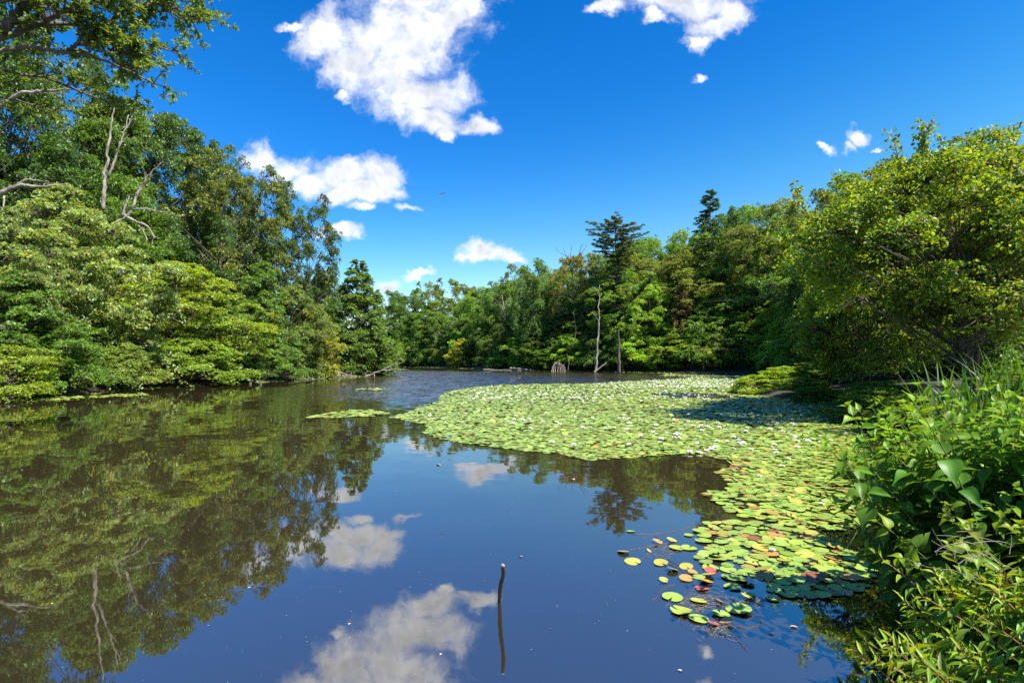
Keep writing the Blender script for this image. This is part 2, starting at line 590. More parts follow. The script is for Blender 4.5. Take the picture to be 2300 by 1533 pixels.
# ------------------------------------------------------------ trees
def clump_leaves(buf, rng, Cn, R, out, n_spray, n_leaf, leaf, rs, flat=.7, up=.8, tmpl=LEAF_D, var=.34, warm=0, twig=None, droop=.25, nj=.6):
    q = nrm(rng.normal(0, 1, (n_spray, 3)) + .55 * out + np.array([0, 0, .45]))
    rr = rng.uniform(.45, 1.0, n_spray)[:, None] * R
    S = Cn + q * rr * np.array([1, 1, flat])
    ns = nrm(q * .45 + np.array([0, 0, up]) + rng.normal(0, .28, (n_spray, 3)))
    a = nrm(np.cross(ns, rng.normal(0, 1, (n_spray, 3)))); b = np.cross(ns, a)
    cb = rng.uniform(.68, 1.32, n_spray)
    rad = np.sqrt(rng.random((n_spray, n_leaf))) * rs * rng.uniform(.7, 1.25, (n_spray, 1))
    th = rng.uniform(0, 2 * pi, (n_spray, n_leaf))
    da, db = rad * np.cos(th), rad * np.sin(th)
    P = S[:, None] + da[..., None] * a[:, None] + db[..., None] * b[:, None] + ns[:, None] * rng.normal(0, rs * .14, (n_spray, n_leaf, 1))
    P[..., 2] -= droop * rad ** 2 / rs
    Tn = da[..., None] * a[:, None] + db[..., None] * b[:, None] + rng.normal(0, rs * .6, P.shape)
    N = nrm(ns[:, None] + rng.normal(0, nj, P.shape))
    n = n_spray * n_leaf
    c = leafcol(rng, n, var, warm) * np.repeat(cb, n_leaf)[:, None]
    scatter(buf, tmpl, P.reshape(-1, 3), Tn.reshape(-1, 3), N.reshape(-1, 3), leaf * rng.uniform(.7, 1.25, n), np.clip(c, 0, 1))
    if twig is not None:
        for k in range(n_spray):
            tube(twig, bez(Cn - out * R * .2, Cn + (S[k] - Cn) * .5 + np.array([0, 0, -.1 * R]), S[k], 4), np.linspace(.022, .006, 4) * twig_scale, 3, cap=False)


twig_scale = 1.0


def crown_points(rng, H, W, n, base, shape, lobes=5, gap=0):
    """clump centres in a unit-less crown envelope; returns centre, outward dir, size factor"""
    out = []
    la = rng.uniform(0, 2 * pi, lobes); lz = rng.uniform(-.6, .9, lobes); lw = rng.uniform(.10, .30, lobes)
    ld = nrm(np.stack([np.cos(la), np.sin(la), lz], 1))
    k = 0
    while len(out) < n and k < n * 60:
        k += 1
        d = nrm(rng.normal(0, 1, 3))
        if shape == 'round':
            fr = rng.choice([rng.uniform(.78, 1.0), rng.uniform(.3, .75)], p=[.75, .25])
            m = 1 + (lw * np.maximum(0, (ld @ d) - .45) * 2.2).sum() - .12
            c = d * fr * m
            z = base + (H - base) * (.5 + .5 * c[2])
            rx = W / 2
            zz = (z - base) / (H - base)
            wf = 1.0 if zz > .35 else (.65 + zz)
            p = np.array([c[0] * rx * wf, c[1] * rx * wf, z]); sc = 1.0
        elif shape == 'skirt':       # widest low, foliage to the ground
            zz = rng.random() ** .8
            w = (1 - zz ** 2.2) ** .6 * (0.86 + .25 * sin(3 * la[0] + zz * 9))
            fr = rng.choice([rng.uniform(.8, 1.0), rng.uniform(.2, .8)], p=[.72, .28])
            a = rng.uniform(0, 2 * pi)
            w *= 1 + .16 * sin(3 * a + la[1] * 3) + .12 * sin(5 * a + zz * 5)
            p = np.array([cos(a) * w * fr * W / 2, sin(a) * w * fr * W / 2, base + zz * (H - base)]); sc = 1.0 - .25 * zz
            d = nrm(np.array([cos(a), sin(a), .2 + .6 * zz]))
        elif shape == 'cone':
            zz = rng.random() ** 1.3
            w = (1 - zz) ** .62 * .97 + .03
            fr = rng.choice([rng.uniform(.8, 1.0), rng.uniform(.2, .8)], p=[.7, .3])
            a = rng.uniform(0, 2 * pi)
            w *= 1 + .14 * sin(4 * a + zz * 11)
            p = np.array([cos(a) * w * fr * W / 2, sin(a) * w * fr * W / 2, base + zz * (H - base)]); sc = 1.05 - .55 * zz
            d = nrm(np.array([cos(a), sin(a), .1 + zz]))
        if gap and p[2] < gap * H and p[1] < .1 * W and rng.random() < .75: continue
        if out and min(np.linalg.norm(p - o[0]) for o in out[-40:]) < .055 * W: continue
        out.append((p, d, sc))
    return out


def tree_meshes(name, seed, H, W, base, shape='round', clumps=90, sprays=12, leaves=46, leaf=.2, R=None, rs=None, trunk_r=.28, flat=.7,
                up=.8, lean=(0, 0), warm=0, var=.34, tmpl=LEAF_D, nstems=1, mat=None, droop=.25, nj=.6, lobes=5, twigs=True, shoots=0, gap=0):
    rng = np.random.default_rng(seed)
    R = R or W * .14
    rs = rs or R * .55
    pts = crown_points(rng, H, W, clumps, base, shape, lobes, gap)
    cr, tr = Buf(), Buf()
    stems = []
    for s in range(nstems):
        a = rng.uniform(0, 2 * pi) if nstems > 1 else 0
        sp = W * .16 if nstems > 1 else 0
        top = np.array([lean[0] + cos(a) * sp, lean[1] + sin(a) * sp, H * .88])
        line = rough_line([(cos(a) * .15 * (nstems > 1), sin(a) * .15 * (nstems > 1), -.6), (lean[0] * .25 + cos(a) * sp * .3, lean[1] * .25 + sin(a) * sp * .3, H * .35), top], 12, W * .012, rng)
        rr = trunk_r * (1 - np.linspace(0, 1, 12) * .9) * (1.0 if nstems == 1 else .65)
        rr[0] *= 1.5
        tube(tr, line, rr, 7)
        stems.append((line, rr))
    for (p, d, sc) in pts:
        p = p + np.array([lean[0], lean[1], 0]) * (p[2] / H)
        line, rr = stems[int(rng.integers(nstems))]
        hor = np.linalg.norm(p[:2] - np.interp(p[2], line[:, 2], line[:, 0]))
        zs = np.clip(p[2] - .55 * hor - .05 * H, .12 * H, H * .85)
        st = np.array([np.interp(zs, line[:, 2], line[:, 0]), np.interp(zs, line[:, 2], line[:, 1]), zs])
        r0 = max(.03, np.interp(zs, line[:, 2], rr) * .45)
        mid = st * .5 + p * .5 + np.array([0, 0, .08 * hor * (1 if shape != 'cone' else 0)]) + rng.normal(0, .03 * W, 3)
        tube(tr, bez(st, mid, p, 6), np.linspace(r0, .018, 6), 4, cap=False)
        clump_leaves(cr, rng, p, R * sc * rng.uniform(.75, 1.25), d, max(4, int(sprays * sc)), leaves, leaf, rs * sc, flat, up, tmpl, var, warm, tr if twigs else None, droop, nj)
    top = sorted(pts, key=lambda q: -q[0][2])[:max(1, len(pts) // 2)]
    for k in range(shoots):          # long leafy shoots breaking the outline
        p, d, sc = top[int(rng.integers(len(top)))]
        p = p + np.array([lean[0], lean[1], 0]) * (p[2] / H) + d * R * .7
        D = nrm(d * .7 + np.array([0, 0, .9]) + rng.normal(0, .3, 3)); Ln = rng.uniform(.4, 1.15)
        ln = bez(p, p + D * Ln * .5 + rng.normal(0, .08, 3), p + D * Ln, 12)
        tube(tr, ln, np.linspace(.014, .004, 12), 4, cap=False)
        q = np.repeat(ln, 9, 0) + rng.normal(0, .09, (108, 3))
        scatter(cr, tmpl, q, rng.normal(0, 1, (108, 3)), nrm(rng.normal(0, .7, (108, 3)) + [0, 0, .7]), leaf * rng.uniform(.7, 1.2, 108), np.clip(leafcol(rng, 108, var, warm * 3), 0, 1))
    return cr.mesh(name + '_crown', mat or M_LEAF), tr.mesh(name + '_trunk', M_BARK, True)


TREES = {}


def variant(key, **kw):
    c, t = tree_meshes(key, **kw)
    co = np.empty(len(c.vertices) * 3, np.float32); c.vertices.foreach_get('co', co); co = co.reshape(-1, 3)
    w = np.percentile(np.abs(co[:, :2] - co[:, :2].mean(0)), 97) * 2
    TREES[key] = (c, t, float(w), float(np.percentile(co[:, 2], 99.8)))


variant('broad', seed=1, H=17, W=12, base=2.5, clumps=95, sprays=16, leaves=34, leaf=.23, R=1.75, rs=.55, lobes=8)
variant('oak', seed=2, H=18, W=12, base=4.5, clumps=74, sprays=16, leaves=32, leaf=.24, R=1.55, rs=.5, lobes=9, flat=.6)
variant('loose', seed=3, H=16, W=10, base=3.5, clumps=46, sprays=16, leaves=30, leaf=.22, R=1.4, rs=.45, lobes=9)
variant('tall', seed=4, H=20, W=9.5, base=3, clumps=95, sprays=15, leaves=32, leaf=.24, R=1.5, rs=.5, lobes=8)
variant('spread', seed=5, H=8.5, W=11, base=.2, shape='skirt', clumps=105, sprays=17, leaves=38, leaf=.16, R=1.4, rs=.42, flat=.38, up=1.5, nstems=4, trunk_r=.14, droop=.35, nj=.5)
variant('skirted', seed=6, H=9.0, W=8, base=.1, shape='skirt', clumps=95, sprays=17, leaves=34, leaf=.165, R=1.2, rs=.36, flat=.55, nstems=3, trunk_r=.12)
variant('bush', seed=7, H=3.4, W=4.6, base=.05, shape='skirt', clumps=60, sprays=10, leaves=40, leaf=.115, R=.7, rs=.34, nstems=5, trunk_r=.05)
variant('bush_b', seed=8, H=3.0, W=5.2, base=.05, shape='skirt', clumps=56, sprays=9, leaves=40, leaf=.13, R=.75, rs=.38, flat=.5, up=1.2, nstems=5, trunk_r=.05)
variant('conic', seed=9, H=15, W=8.5, base=.5, shape='cone', clumps=190, sprays=14, leaves=36, leaf=.21, R=1.25, rs=.46)


def place(key, kind, x, y, H, W, col, label, cat='tree', group=None, rot=None, z=None, seed=0):
    c, t, w0, h0 = TREES[key]
    rng = np.random.default_rng(seed + int(abs(x) * 91 + abs(y) * 13))
    z = gz(x, y) if z is None else z
    z = max(z, -.3)
    o = bpy.data.objects.new(kind, None); COL.objects.link(o)
    o.location = (x, y, z); o.rotation_euler = (0, 0, rng.uniform(0, 6.28) if rot is None else rot)
    sw = W / w0; sh = H / h0
    o.scale = (sw, sw, sh)
    a = link('crown', c, o); b = link('trunk', t, o)
    k = np.array(col)
    a.color = (k[0], k[1], k[2], 1)
    tag(o, label, cat, group)
    return o


def place_px(key, kind, px, d, top, wpx, col, label, cat='tree', group=None, **kw):
    """tree rooted on the ground in the direction of photo column px at distance d, as tall and wide as it appears"""
    p = pix(px, top, d)
    z = max(gz(p[0], d), -.3)
    return place(key, kind, p[0], d, max(p[2] - z, 1.0), wpx / F * d, col, label, cat, group, z=z, **kw)


G_DARK = (0.06, 0.135, 0.018)
G_MID = (0.105, 0.21, 0.024)
G_YEL = (0.21, 0.31, 0.03)
G_BRI = (0.17, 0.31, 0.022)
G_PALE = (0.22, 0.31, 0.1)
G_OLIVE = (0.135, 0.185, 0.03)
G_YELLOW = (0.29, 0.34, 0.03)
# ---- left bank, from the water up
LB = 'trees and shrubs crowding the left bank'
L = [
    # key, kind, px, d, top, width, colour, label, category
    ('bush_b', 'shrub', 15, 31.5, 775, 190, G_YEL, 'low yellowish green shrub at the waterline in the far left corner', 'shrub'),
    ('bush', 'shrub', 120, 35, 745, 190, G_MID, 'dark green rounded shrub between the yellowish corner shrub and the silvery tree', 'shrub'),
    ('skirted', 'bank_tree', 60, 38, 610, 260, G_MID, 'mid green leafy tree at the left frame edge above the corner shrub', 'tree'),
    ('spread', 'bank_tree', 165, 41.5, 425, 390, G_PALE, 'tall silvery pale green tree with layered boughs near the left edge', 'tree'),
    ('spread', 'bank_tree', 20, 41, 470, 260, (0.1812, 0.2538, 0.0816), 'pale green tree cut by the left frame edge behind the bent bare limb', 'tree'),
    ('spread', 'bank_tree', 395, 46, 590, 370, G_YEL, 'broad bright yellow green tree with layered boughs drooping to the water', 'tree'),
    ('bush', 'shrub', 265, 40.5, 770, 180, (0.1812, 0.2719, 0.0544), 'pale green shrub over the water below the silvery tree', 'shrub'),
    ('skirted', 'bank_tree', 500, 51, 650, 190, (0.154, 0.2538, 0.0363), 'light green bushy tree right of the broad layered one at the waterline', 'tree'),
    ('bush_b', 'shrub', 425, 46, 760, 210, (0.1812, 0.299, 0.0399), 'bright green shrub hanging over the dark water edge under the layered tree', 'shrub'),
    ('bush', 'shrub', 335, 43, 800, 110, G_OLIVE, 'small olive shrub over dead twigs at the left waterline', 'shrub'),
    ('skirted', 'bank_tree', 585, 56, 590, 170, G_MID, 'mid green tree behind the two cut posts in the water', 'tree'),
    ('bush', 'shrub', 560, 52.5, 790, 110, G_DARK, 'low dark green shrub just behind the two cut posts', 'shrub'),
    ('bush_b', 'shrub', 625, 58, 770, 110, (0.1269, 0.2356, 0.0363), 'fresh green shrub right of the two cut posts', 'shrub'),
    ('spread', 'bank_tree', 660, 62, 640, 170, (0.154, 0.2356, 0.0544), 'grey green spreading tree left of the yellowing tree', 'tree'),
    ('skirted', 'bank_tree', 712, 64, 690, 105, G_YELLOW, 'yellowing small tree with orange tinged leaves by the point', 'tree'),
    ('bush', 'shrub', 738, 66, 775, 70, (0.2719, 0.3444, 0.0363), 'yellow green shrub on the point beside the driftwood', 'shrub'),
    ('skirted', 'bank_tree', 722, 72, 610, 120, (0.1994, 0.3263, 0.0363), 'bright lime green tree crown left of the conical tree', 'tree'),
    ('conic', 'conical_tree', 803, 75, 586, 160, (.115, .21, .035), 'dark green conical tree at the end of the left point', 'tree'),
    ('skirted', 'bank_tree', 842, 79, 690, 70, (0.0997, 0.1994, 0.0363), 'small dark green tree against the conical tree at the point', 'tree'),
    ('bush', 'shrub', 812, 75.5, 792, 70, (0.1812, 0.3081, 0.0363), 'fresh green low bough shrub over the fallen branch at the point', 'shrub'),
    ('broad', 'bank_tree', 60, 47, 330, 330, G_DARK, 'dark green tree behind the silvery tree at the left edge', 'tree'),
    ('tall', 'oak_tree', 185, 52, 262, 260, G_MID, 'tall dark oak behind the pale leaning snag', 'tree'),
    ('oak', 'oak_tree', 500, 60, 368, 260, G_OLIVE, 'olive green oak with reddish young leaves above the broad layered tree', 'tree'),
    ('loose', 'bank_tree', 610, 64, 412, 170, (0.0906, 0.154, 0.0326), 'open dark tree whose thin top stands against the low cloud', 'tree'),
    ('oak', 'oak_tree', 690, 67, 446, 165, (0.0761, 0.1359, 0.0363), 'dark oak overhanging at the end of the tall left wood', 'tree'),
    ('broad', 'bank_tree', 600, 68, 530, 180, G_MID, 'mid green tree filling the gap under the end oak', 'tree'),
    ('broad', 'bank_tree', 280, 52, 420, 260, G_MID, 'shaded green tree behind the bare white snag', 'tree'),
    ('skirted', 'bank_tree', 300, 49, 560, 230, (0.1087, 0.2085, 0.0363), 'green understorey tree between the silvery and the layered tree', 'tree'),
    ('oak', 'oak_tree', 20, 50, 60, 380, (0.0816, 0.154, 0.029), 'very tall oak behind the overhanging limb at the left frame edge', 'tree'),
    ('oak', 'oak_tree', 130, 55, 110, 330, (0.0997, 0.1812, 0.029), 'very tall oak crown just below the overhanging branches', 'tree'),
    ('broad', 'oak_tree', 245, 58, 190, 250, (0.1087, 0.1903, 0.029), 'tall oak whose crown steps down from the overhanging branches', 'tree'),
    ('broad', 'oak_tree', 345, 61, 240, 250, (0.0761, 0.154, 0.0254), 'dark rounded oak crown on the left skyline behind the bare snags', 'tree'),
    ('oak', 'oak_tree', 430, 65, 285, 210, (0.0689, 0.145, 0.0254), 'dark oak forming the right shoulder of the tall left wood', 'tree'),
    ('tall', 'oak_tree', 470, 70, 325, 160, (0.0816, 0.1631, 0.029), 'oak crown peeping out behind the right shoulder of the tall wood', 'tree'),
    ('broad', 'bank_tree', 400, 56, 480, 220, G_DARK, 'dark tree in shade behind the twisted bare limbs', 'tree'),
    ('tall', 'bank_tree', 555, 72, 395, 130, G_OLIVE, 'slim olive crown between the reddish oak and the open dark tree', 'tree'),
    ('broad', 'bank_tree', -60, 44, 150, 300, G_DARK, 'large dark crown mostly beyond the left frame edge', 'tree'),
    ('broad', 'bank_tree', 760, 82, 640, 110, (0.1087, 0.2175, 0.0363), 'mid green tree behind the conical tree on the point', 'tree'),
    ('broad', 'bank_tree', -140, 33, 80, 420, G_DARK, None, 'tree'),
]
for i, (key, kind, px, d, top, w, col, lab, cat) in enumerate(L):
    if lab is None: continue
    if i < 20 and px < 790:      # the front row stands right at the water's edge
        W = w / F * d
        ds = np.arange(24, 90, .4)
        s = poly_sd((px - 1150) / F * ds, ds, POND)
        tgt = {'bush': .3, 'bush_b': .3, 'skirted': 1.6, 'spread': 2.4}.get(key, 2) + (1.5 if top < 600 else 0)
        ok = np.where(s < tgt)[0]
        if len(ok): d = float(ds[ok[-1]]) if (px - 1150) / F * ds[ok[-1]] < -15 else d
    place_px(key, kind, px, d, top, w, col, lab, cat, LB, seed=i)

# ---- far shore wood, one tree at a time, in tiers
SKY = [(850, 655), (870, 660), (900, 642), (1000, 628), (1100, 627), (1160, 600), (1230, 588), (1300, 572), (1350, 545), (1440, 522),
       (1500, 508), (1560, 500), (1600, 478), (1680, 465), (1780, 466), (1830, 428), (1900, 398), (2000, 378), (2100, 345), (2200, 300), (2400, 270)]
SHORE = [(840, 190), (870, 182), (950, 172), (1048, 152), (1130, 128), (1204, 113), (1300, 106), (1400, 97), (1500, 92), (1600, 86), (1700, 82), (1790, 70), (1850, 55), (1950, 48), (2100, 44), (2300, 40)]
MARKS = [(880, 'the conical tree'), (960, 'the gap of open water'), (1035, 'the yellow green shore shrub'), (1125, 'the low bright shore bushes'),
         (1200, 'the fallen grey log'), (1250, 'the pale upturned roots'), (1342, 'the pale bare trunk'), (1395, 'the flat topped pine'), (1460, 'the lime green tree'),
         (1535, 'the browning spruce'), (1600, 'the spire topped tree'), (1660, 'the silvery willow'), (1730, 'the overhead wires'), (1850, 'the reddish tipped maple'),
         (2050, 'the maple trunk'), (2250, 'the grey path')]


def far_label(px, tier, col, used):
    m = min(MARKS, key=lambda q: abs(q[0] - px))
    rel = 'left of' if px < m[0] - 12 else ('right of' if px > m[0] + 12 else 'behind')
    tone = {G_DARK: 'dark green', G_MID: 'mid green', G_OLIVE: 'olive green', G_BRI: 'bright green'}.get(col, 'green')
    s = f'{tone} {tier} {rel} {m[1]}'
    for extra in ('', ', nearer one', ', farther one', ', broader one', ', narrower one', ', lower one', ', higher one'):
        if s + extra not in used: break
    used.add(s + extra)
    return s + extra


def far_wood():
    rng = np.random.default_rng(44)
    used = set()
    sx = np.array(SKY, float); sh = np.array(SHORE, float)
    tiers = [  # offset from shore (m), name, kind, spacing px, fraction of skyline height, keys, width m
        (3.2, 'shrub at the far waterline', 'shrub', 46, .17, ['bush', 'bush_b', 'bush', 'skirted'], 6.5),
        (6.5, 'small tree near the far waterline', 'shore_tree', 54, .42, ['skirted', 'spread', 'skirted'], 9),
        (10, 'tree midway up the far wood', 'wood_tree', 60, .66, ['broad', 'tall', 'oak', 'conic', 'broad'], 10),
        (15, 'tree in the upper far wood', 'wood_tree', 64, .86, ['broad', 'oak', 'tall', 'loose'], 11.5),
        (24, 'tree on the far skyline', 'skyline_tree', 56, 1.0, ['broad', 'oak', 'tall', 'broad'], 11),
    ]
    for ti, (off, name, kind, sp, fr, keys, wm) in enumerate(tiers):
        px = 848 + ti * 9
        while px < 1870 if ti < 3 else px < 2250:
            d = float(np.interp(px, sh[:, 0], sh[:, 1]))
            # push straight back from the shore
            dd = d + off * (1.0 + .25 * rng.random())
            if ti <= 2 and px > 1650: dd += 2
            top = float(np.interp(px, sx[:, 0], sx[:, 1]))
            H = (HOR - top) * fr * rng.uniform(.9, 1.06) if ti < 4 else (HOR - top) * rng.uniform(.93, 1.03)
            if ti == 0: H = rng.uniform(2.2, 5.5) * F / dd + 16
            g = gz((px - 1150) / F * dd, dd)
            tz = CAMZ + H / F * dd
            if tz - g < 3.0 and ti > 1:
                tz = g + 4
            key = keys[int(rng.integers(len(keys)))]
            col = [G_MID, G_DARK, G_MID, G_BRI, G_OLIVE, G_MID][int(rng.integers(6))]
            if ti == 0: col = [G_MID, G_BRI, G_BRI, G_YEL, G_MID][int(rng.integers(5))]
            if ti == 4: col = [G_MID, G_MID, G_BRI, G_OLIVE, G_DARK][int(rng.integers(5))]
            W = wm * rng.uniform(.95, 1.35)
            if ti >= 3 and dd < 75: W *= .75
            jit = rng.uniform(1.0, 1.4)
            place(key, kind, (px - 1150) / F * dd, dd, max(tz - g, 1.5), W, tuple(np.array(col) * jit), far_label(px, name, col, used),
                  'shrub' if ti == 0 else 'tree', 'trees and shrubs of the far wood', seed=ti * 100)
            px += sp * rng.uniform(.75, 1.25) * (120 / dd if dd < 120 else 1) * (1.0 if ti else .8)


far_wood()

# ---- far trees with a look of their own
FAR = [
    ('skirted', 'bank_tree', 1036, 150, 760, 66, (0.3444, 0.3987, 0.0363), 'yellow green rounded shrub alone on the far shore', 'shrub'),
    ('bush_b', 'shrub', 1122, 128, 802, 66, (0.2356, 0.3806, 0.0363), 'low bright green bush on the far shore left of the grey log', 'shrub'),
    ('bush', 'shrub', 905, 176, 770, 60, (0.1994, 0.3444, 0.0363), 'light green shrub on the far shore beyond the fallen branch', 'shrub'),
    ('loose', 'wood_tree', 1290, 116, 573, 120, (0.2175, 0.2175, 0.0544), 'yellowish olive oak under the bare twigs on the skyline', 'tree'),
    ('broad', 'wood_tree', 1195, 120, 588, 100, (0.1087, 0.2175, 0.0363), 'rounded green tree where the skyline starts to climb', 'tree'),
    ('spread', 'wood_tree', 1462, 100, 640, 130, (0.2175, 0.3806, 0.0271), 'lime green tree glowing below the skyline right of the pine', 'tree'),
    ('skirted', 'shore_tree', 1612, 90, 745, 110, (0.2175, 0.2627, 0.1179), 'silvery green willow bush on a thin stem at the far shore', 'tree'),
    ('loose', 'wood_tree', 1700, 88, 690, 90, (0.1994, 0.3263, 0.0363), 'slender light green tree with a forked leader by the wires', 'tree'),
    ('tall', 'wood_tree', 1640, 98, 470, 110, (0.0906, 0.1994, 0.0326), 'tall fresh green tree right of the spire top', 'tree'),
    ('conic', 'spruce_tree', 1530, 95, 636, 70, (0.1812, 0.154, 0.0544), 'browning spruce with drooping boughs right of the lime green tree', 'tree'),
    ('skirted', 'wood_tree', 1065, 168, 645, 44, (0.1812, 0.2356, 0.0544), 'feathery yellowish tree in the far centre wood', 'tree'),
]
for i, (key, kind, px, d, top, w, col, lab, cat) in enumerate(FAR):
    place_px(key, kind, px, d, top, w, col, lab, cat, None, seed=300 + i)


for i, (key, px, d, top, w, lab) in enumerate([('oak', 1865, 62, 415, 170, 'olive oak on the slope just left above the large maple'), ('broad', 1960, 57, 388, 210, 'dark rounded tree on the slope directly above the large maple'),
                                               ('broad', 2070, 52, 362, 220, 'hillside tree showing between the two maple tops'), ('oak', 2170, 48, 318, 220, 'hillside oak behind the taller maple near the right edge')]):
    place_px(key, 'skyline_tree', px, d, top, w, (.09, .17, .025) if i % 2 else (.12, .18, .03), lab, 'tree', 'trees on the right hillside', seed=400 + i)


def pine_tree():
    """flat topped pine: whorls of level boughs with needle tufts"""
    rng = np.random.default_rng(12)
    d = 108
    b = pix(1384, 830, d); top = pix(1384, 492, d)
    g = gz(b[0], d); H = top[2] - g
    cr, tr = Buf(), Buf()
    line = rough_line([(0, 0, -.5), (.3, 0, H * .5), (0, 0, H * .97)], 14, .06, rng)
    tube(tr, line, np.linspace(.42, .06, 14), 8)
    zs = np.concatenate([np.linspace(.40, .78, 13), np.linspace(.8, .985, 12)]) * H
    for z in zs:
        f = z / H
        L0 = np.interp(f, [.4, .6, .75, .85, .93, 1], [2.0, 2.8, 4.2, 6.0, 5.4, 3.2])
        nb = 5
        a0 = rng.uniform(0, 6.28)
        for k in range(nb):
            if rng.random() < .38: continue
            a = a0 + k * 2 * pi / nb + rng.normal(0, .25)
            Ln = L0 * rng.uniform(.55, 1.1)
            dirv = np.array([cos(a), sin(a), 0])
            st = np.array([np.interp(z, line[:, 2], line[:, 0]), 0, z])
            e = st + dirv * Ln + np.array([0, 0, rng.uniform(.1, .8) * Ln * .35])
            br = bez(st, st + dirv * Ln * .5 + np.array([0, 0, -.02 * Ln]), e, 7)
            tube(tr, br, np.linspace(.07, .015, 7), 4, cap=False)
            for q in np.linspace(.3, 1, 9):
                c = br[0] + (br[-1] - br[0]) * q; c = bez(st, st + dirv * Ln * .5, e, 10)[int(q * 9)]
                side = np.array([-sin(a), cos(a), 0]) * rng.normal(0, .28) * Ln * (1.1 - q)
                clump_leaves(cr, rng, c + side, .3, np.array([0, 0, 1.]), 5, 26, .3, .34, .3, 1.4, (LEAF_D[0] * [1, .28, 1], LEAF_D[1]), .25, 0, None, .1, .8)
    o = link('pine_tree', None, None, (b[0], d, g))
    a = link('crown', cr.mesh('pine_crown', M_NEEDLE), o); link('trunk', tr.mesh('pine_trunk', M_BARK, True), o)
    a.color = (.085, .125, .035, 1)
    tag(o, 'tall dark pine with a flat spreading top above the far wood', 'tree')


pine_tree()


def spire_tree():
    rng = np.random.default_rng(15)
    d = 104
    b = pix(1600, 830, d); top = pix(1602, 428, d)
    g = gz(b[0], d); H = top[2] - g
    cr, tr = Buf(), Buf()
    line = rough_line([(0, 0, -.5), (-.2, 0, H * .6), (0, 0, H)], 14, .05, rng)
    tube(tr, line, np.linspace(.3, .03, 14), 6)
    for z in np.linspace(.55, .99, 30) * H:
        f = z / H
        L0 = np.interp(f, [.5, .75, .9, 1], [3.2, 2.6, 1.6, .4])
        for k in range(3):
            a = rng.uniform(0, 6.28); Ln = L0 * rng.uniform(.5, 1.2)
            st = np.array([0, 0, z]); e = st + np.array([cos(a) * Ln, sin(a) * Ln, rng.uniform(-.1, .5)])
            tube(tr, bez(st, (st + e) / 2, e, 4), np.linspace(.05, .015, 4), 3, cap=False)
            for q in (.5, .8, 1.0):
                clump_leaves(cr, rng, st + (e - st) * q, .32, np.array([0, 0, 1.]), 5, 22, .2, .28, .6, .8, LEAF_D, .25, 0, None, .1, .8)
    o = link('spruce_tree', None, None, (b[0], d, g))
    a = link('crown', cr.mesh('spire_crown', M_NEEDLE), o); link('trunk', tr.mesh('spire_trunk', M_BARK, True), o)
    a.color = (.085, .155, .035, 1)
    tag(o, 'ragged spire topped dark conifer poking above the right skyline', 'tree')


spire_tree()


def maple(name, x, y, H, W, seed, lean, col, label, clumps, base=.9):
    c, t = tree_meshes(name, seed, H, W, base, 'round', clumps=clumps, sprays=17, leaves=34, leaf=.125, R=1.1, rs=.38, trunk_r=.16,
                       flat=.55, up=1.0, lean=lean, warm=.045, var=.4, tmpl=LEAF_6, nj=.65, lobes=9, droop=.3, nstems=2, shoots=26, gap=.38)
    o = link('maple_tree', None, None, (x, y, gz(x, y)))
    a = link('crown', c, o); link('trunk', t, o)
    a.color = (*col, 1)
    tag(o, label, 'tree')
    return o


maple('maple', 14.6, 18.5, 7.2, 7.1, 21, (-1.0, .3), (.155, .25, .024), 'large maple with yellow green leaves and reddish tips leaning over the lilies', 88, 1.9)
maple('maple_b', 16.2, 20.2, 9.3, 7.0, 22, (1.0, .3), (.15, .235, .024), 'taller maple at the right frame edge beside the grey path', 100, 2.4)
maple('maple_c', 16.2, 26.0, 4.8, 4.8, 23, (-.6, 0), (.14, .24, .024), 'smaller maple reaching low over the water behind the large maple', 50, .8)


# ---- overhanging oak, top left
def whorl(buf, rng, P, D, n, leaf, warm=.0):
    """tuft of leaves round a twig end"""
    a = rng.uniform(0, 2 * pi, n)
    D = nrm(D)
    s1 = nrm(np.cross(D, [0.1, .2, 1.])); s2 = np.cross(D, s1)
    T = D[None] * rng.uniform(.2, 1.0, (n, 1)) + np.cos(a)[:, None] * s1 + np.sin(a)[:, None] * s2 + np.array([0, 0, -.25])
    T = nrm(T)
    N = nrm(np.array([0, 0, 1.]) + rng.normal(0, .5, (n, 3)))
    C = leafcol(rng, n, .25, warm)
    pos = P[None] - D[None] * rng.uniform(0, .16, (n, 1)) + T * leaf * .5
    scatter(buf, (LEAF_6[0] * [1, .7, 1], LEAF_6[1]), pos, T, N, leaf * rng.uniform(.75, 1.25, n), C, rng.uniform(.8, 1.2, n))


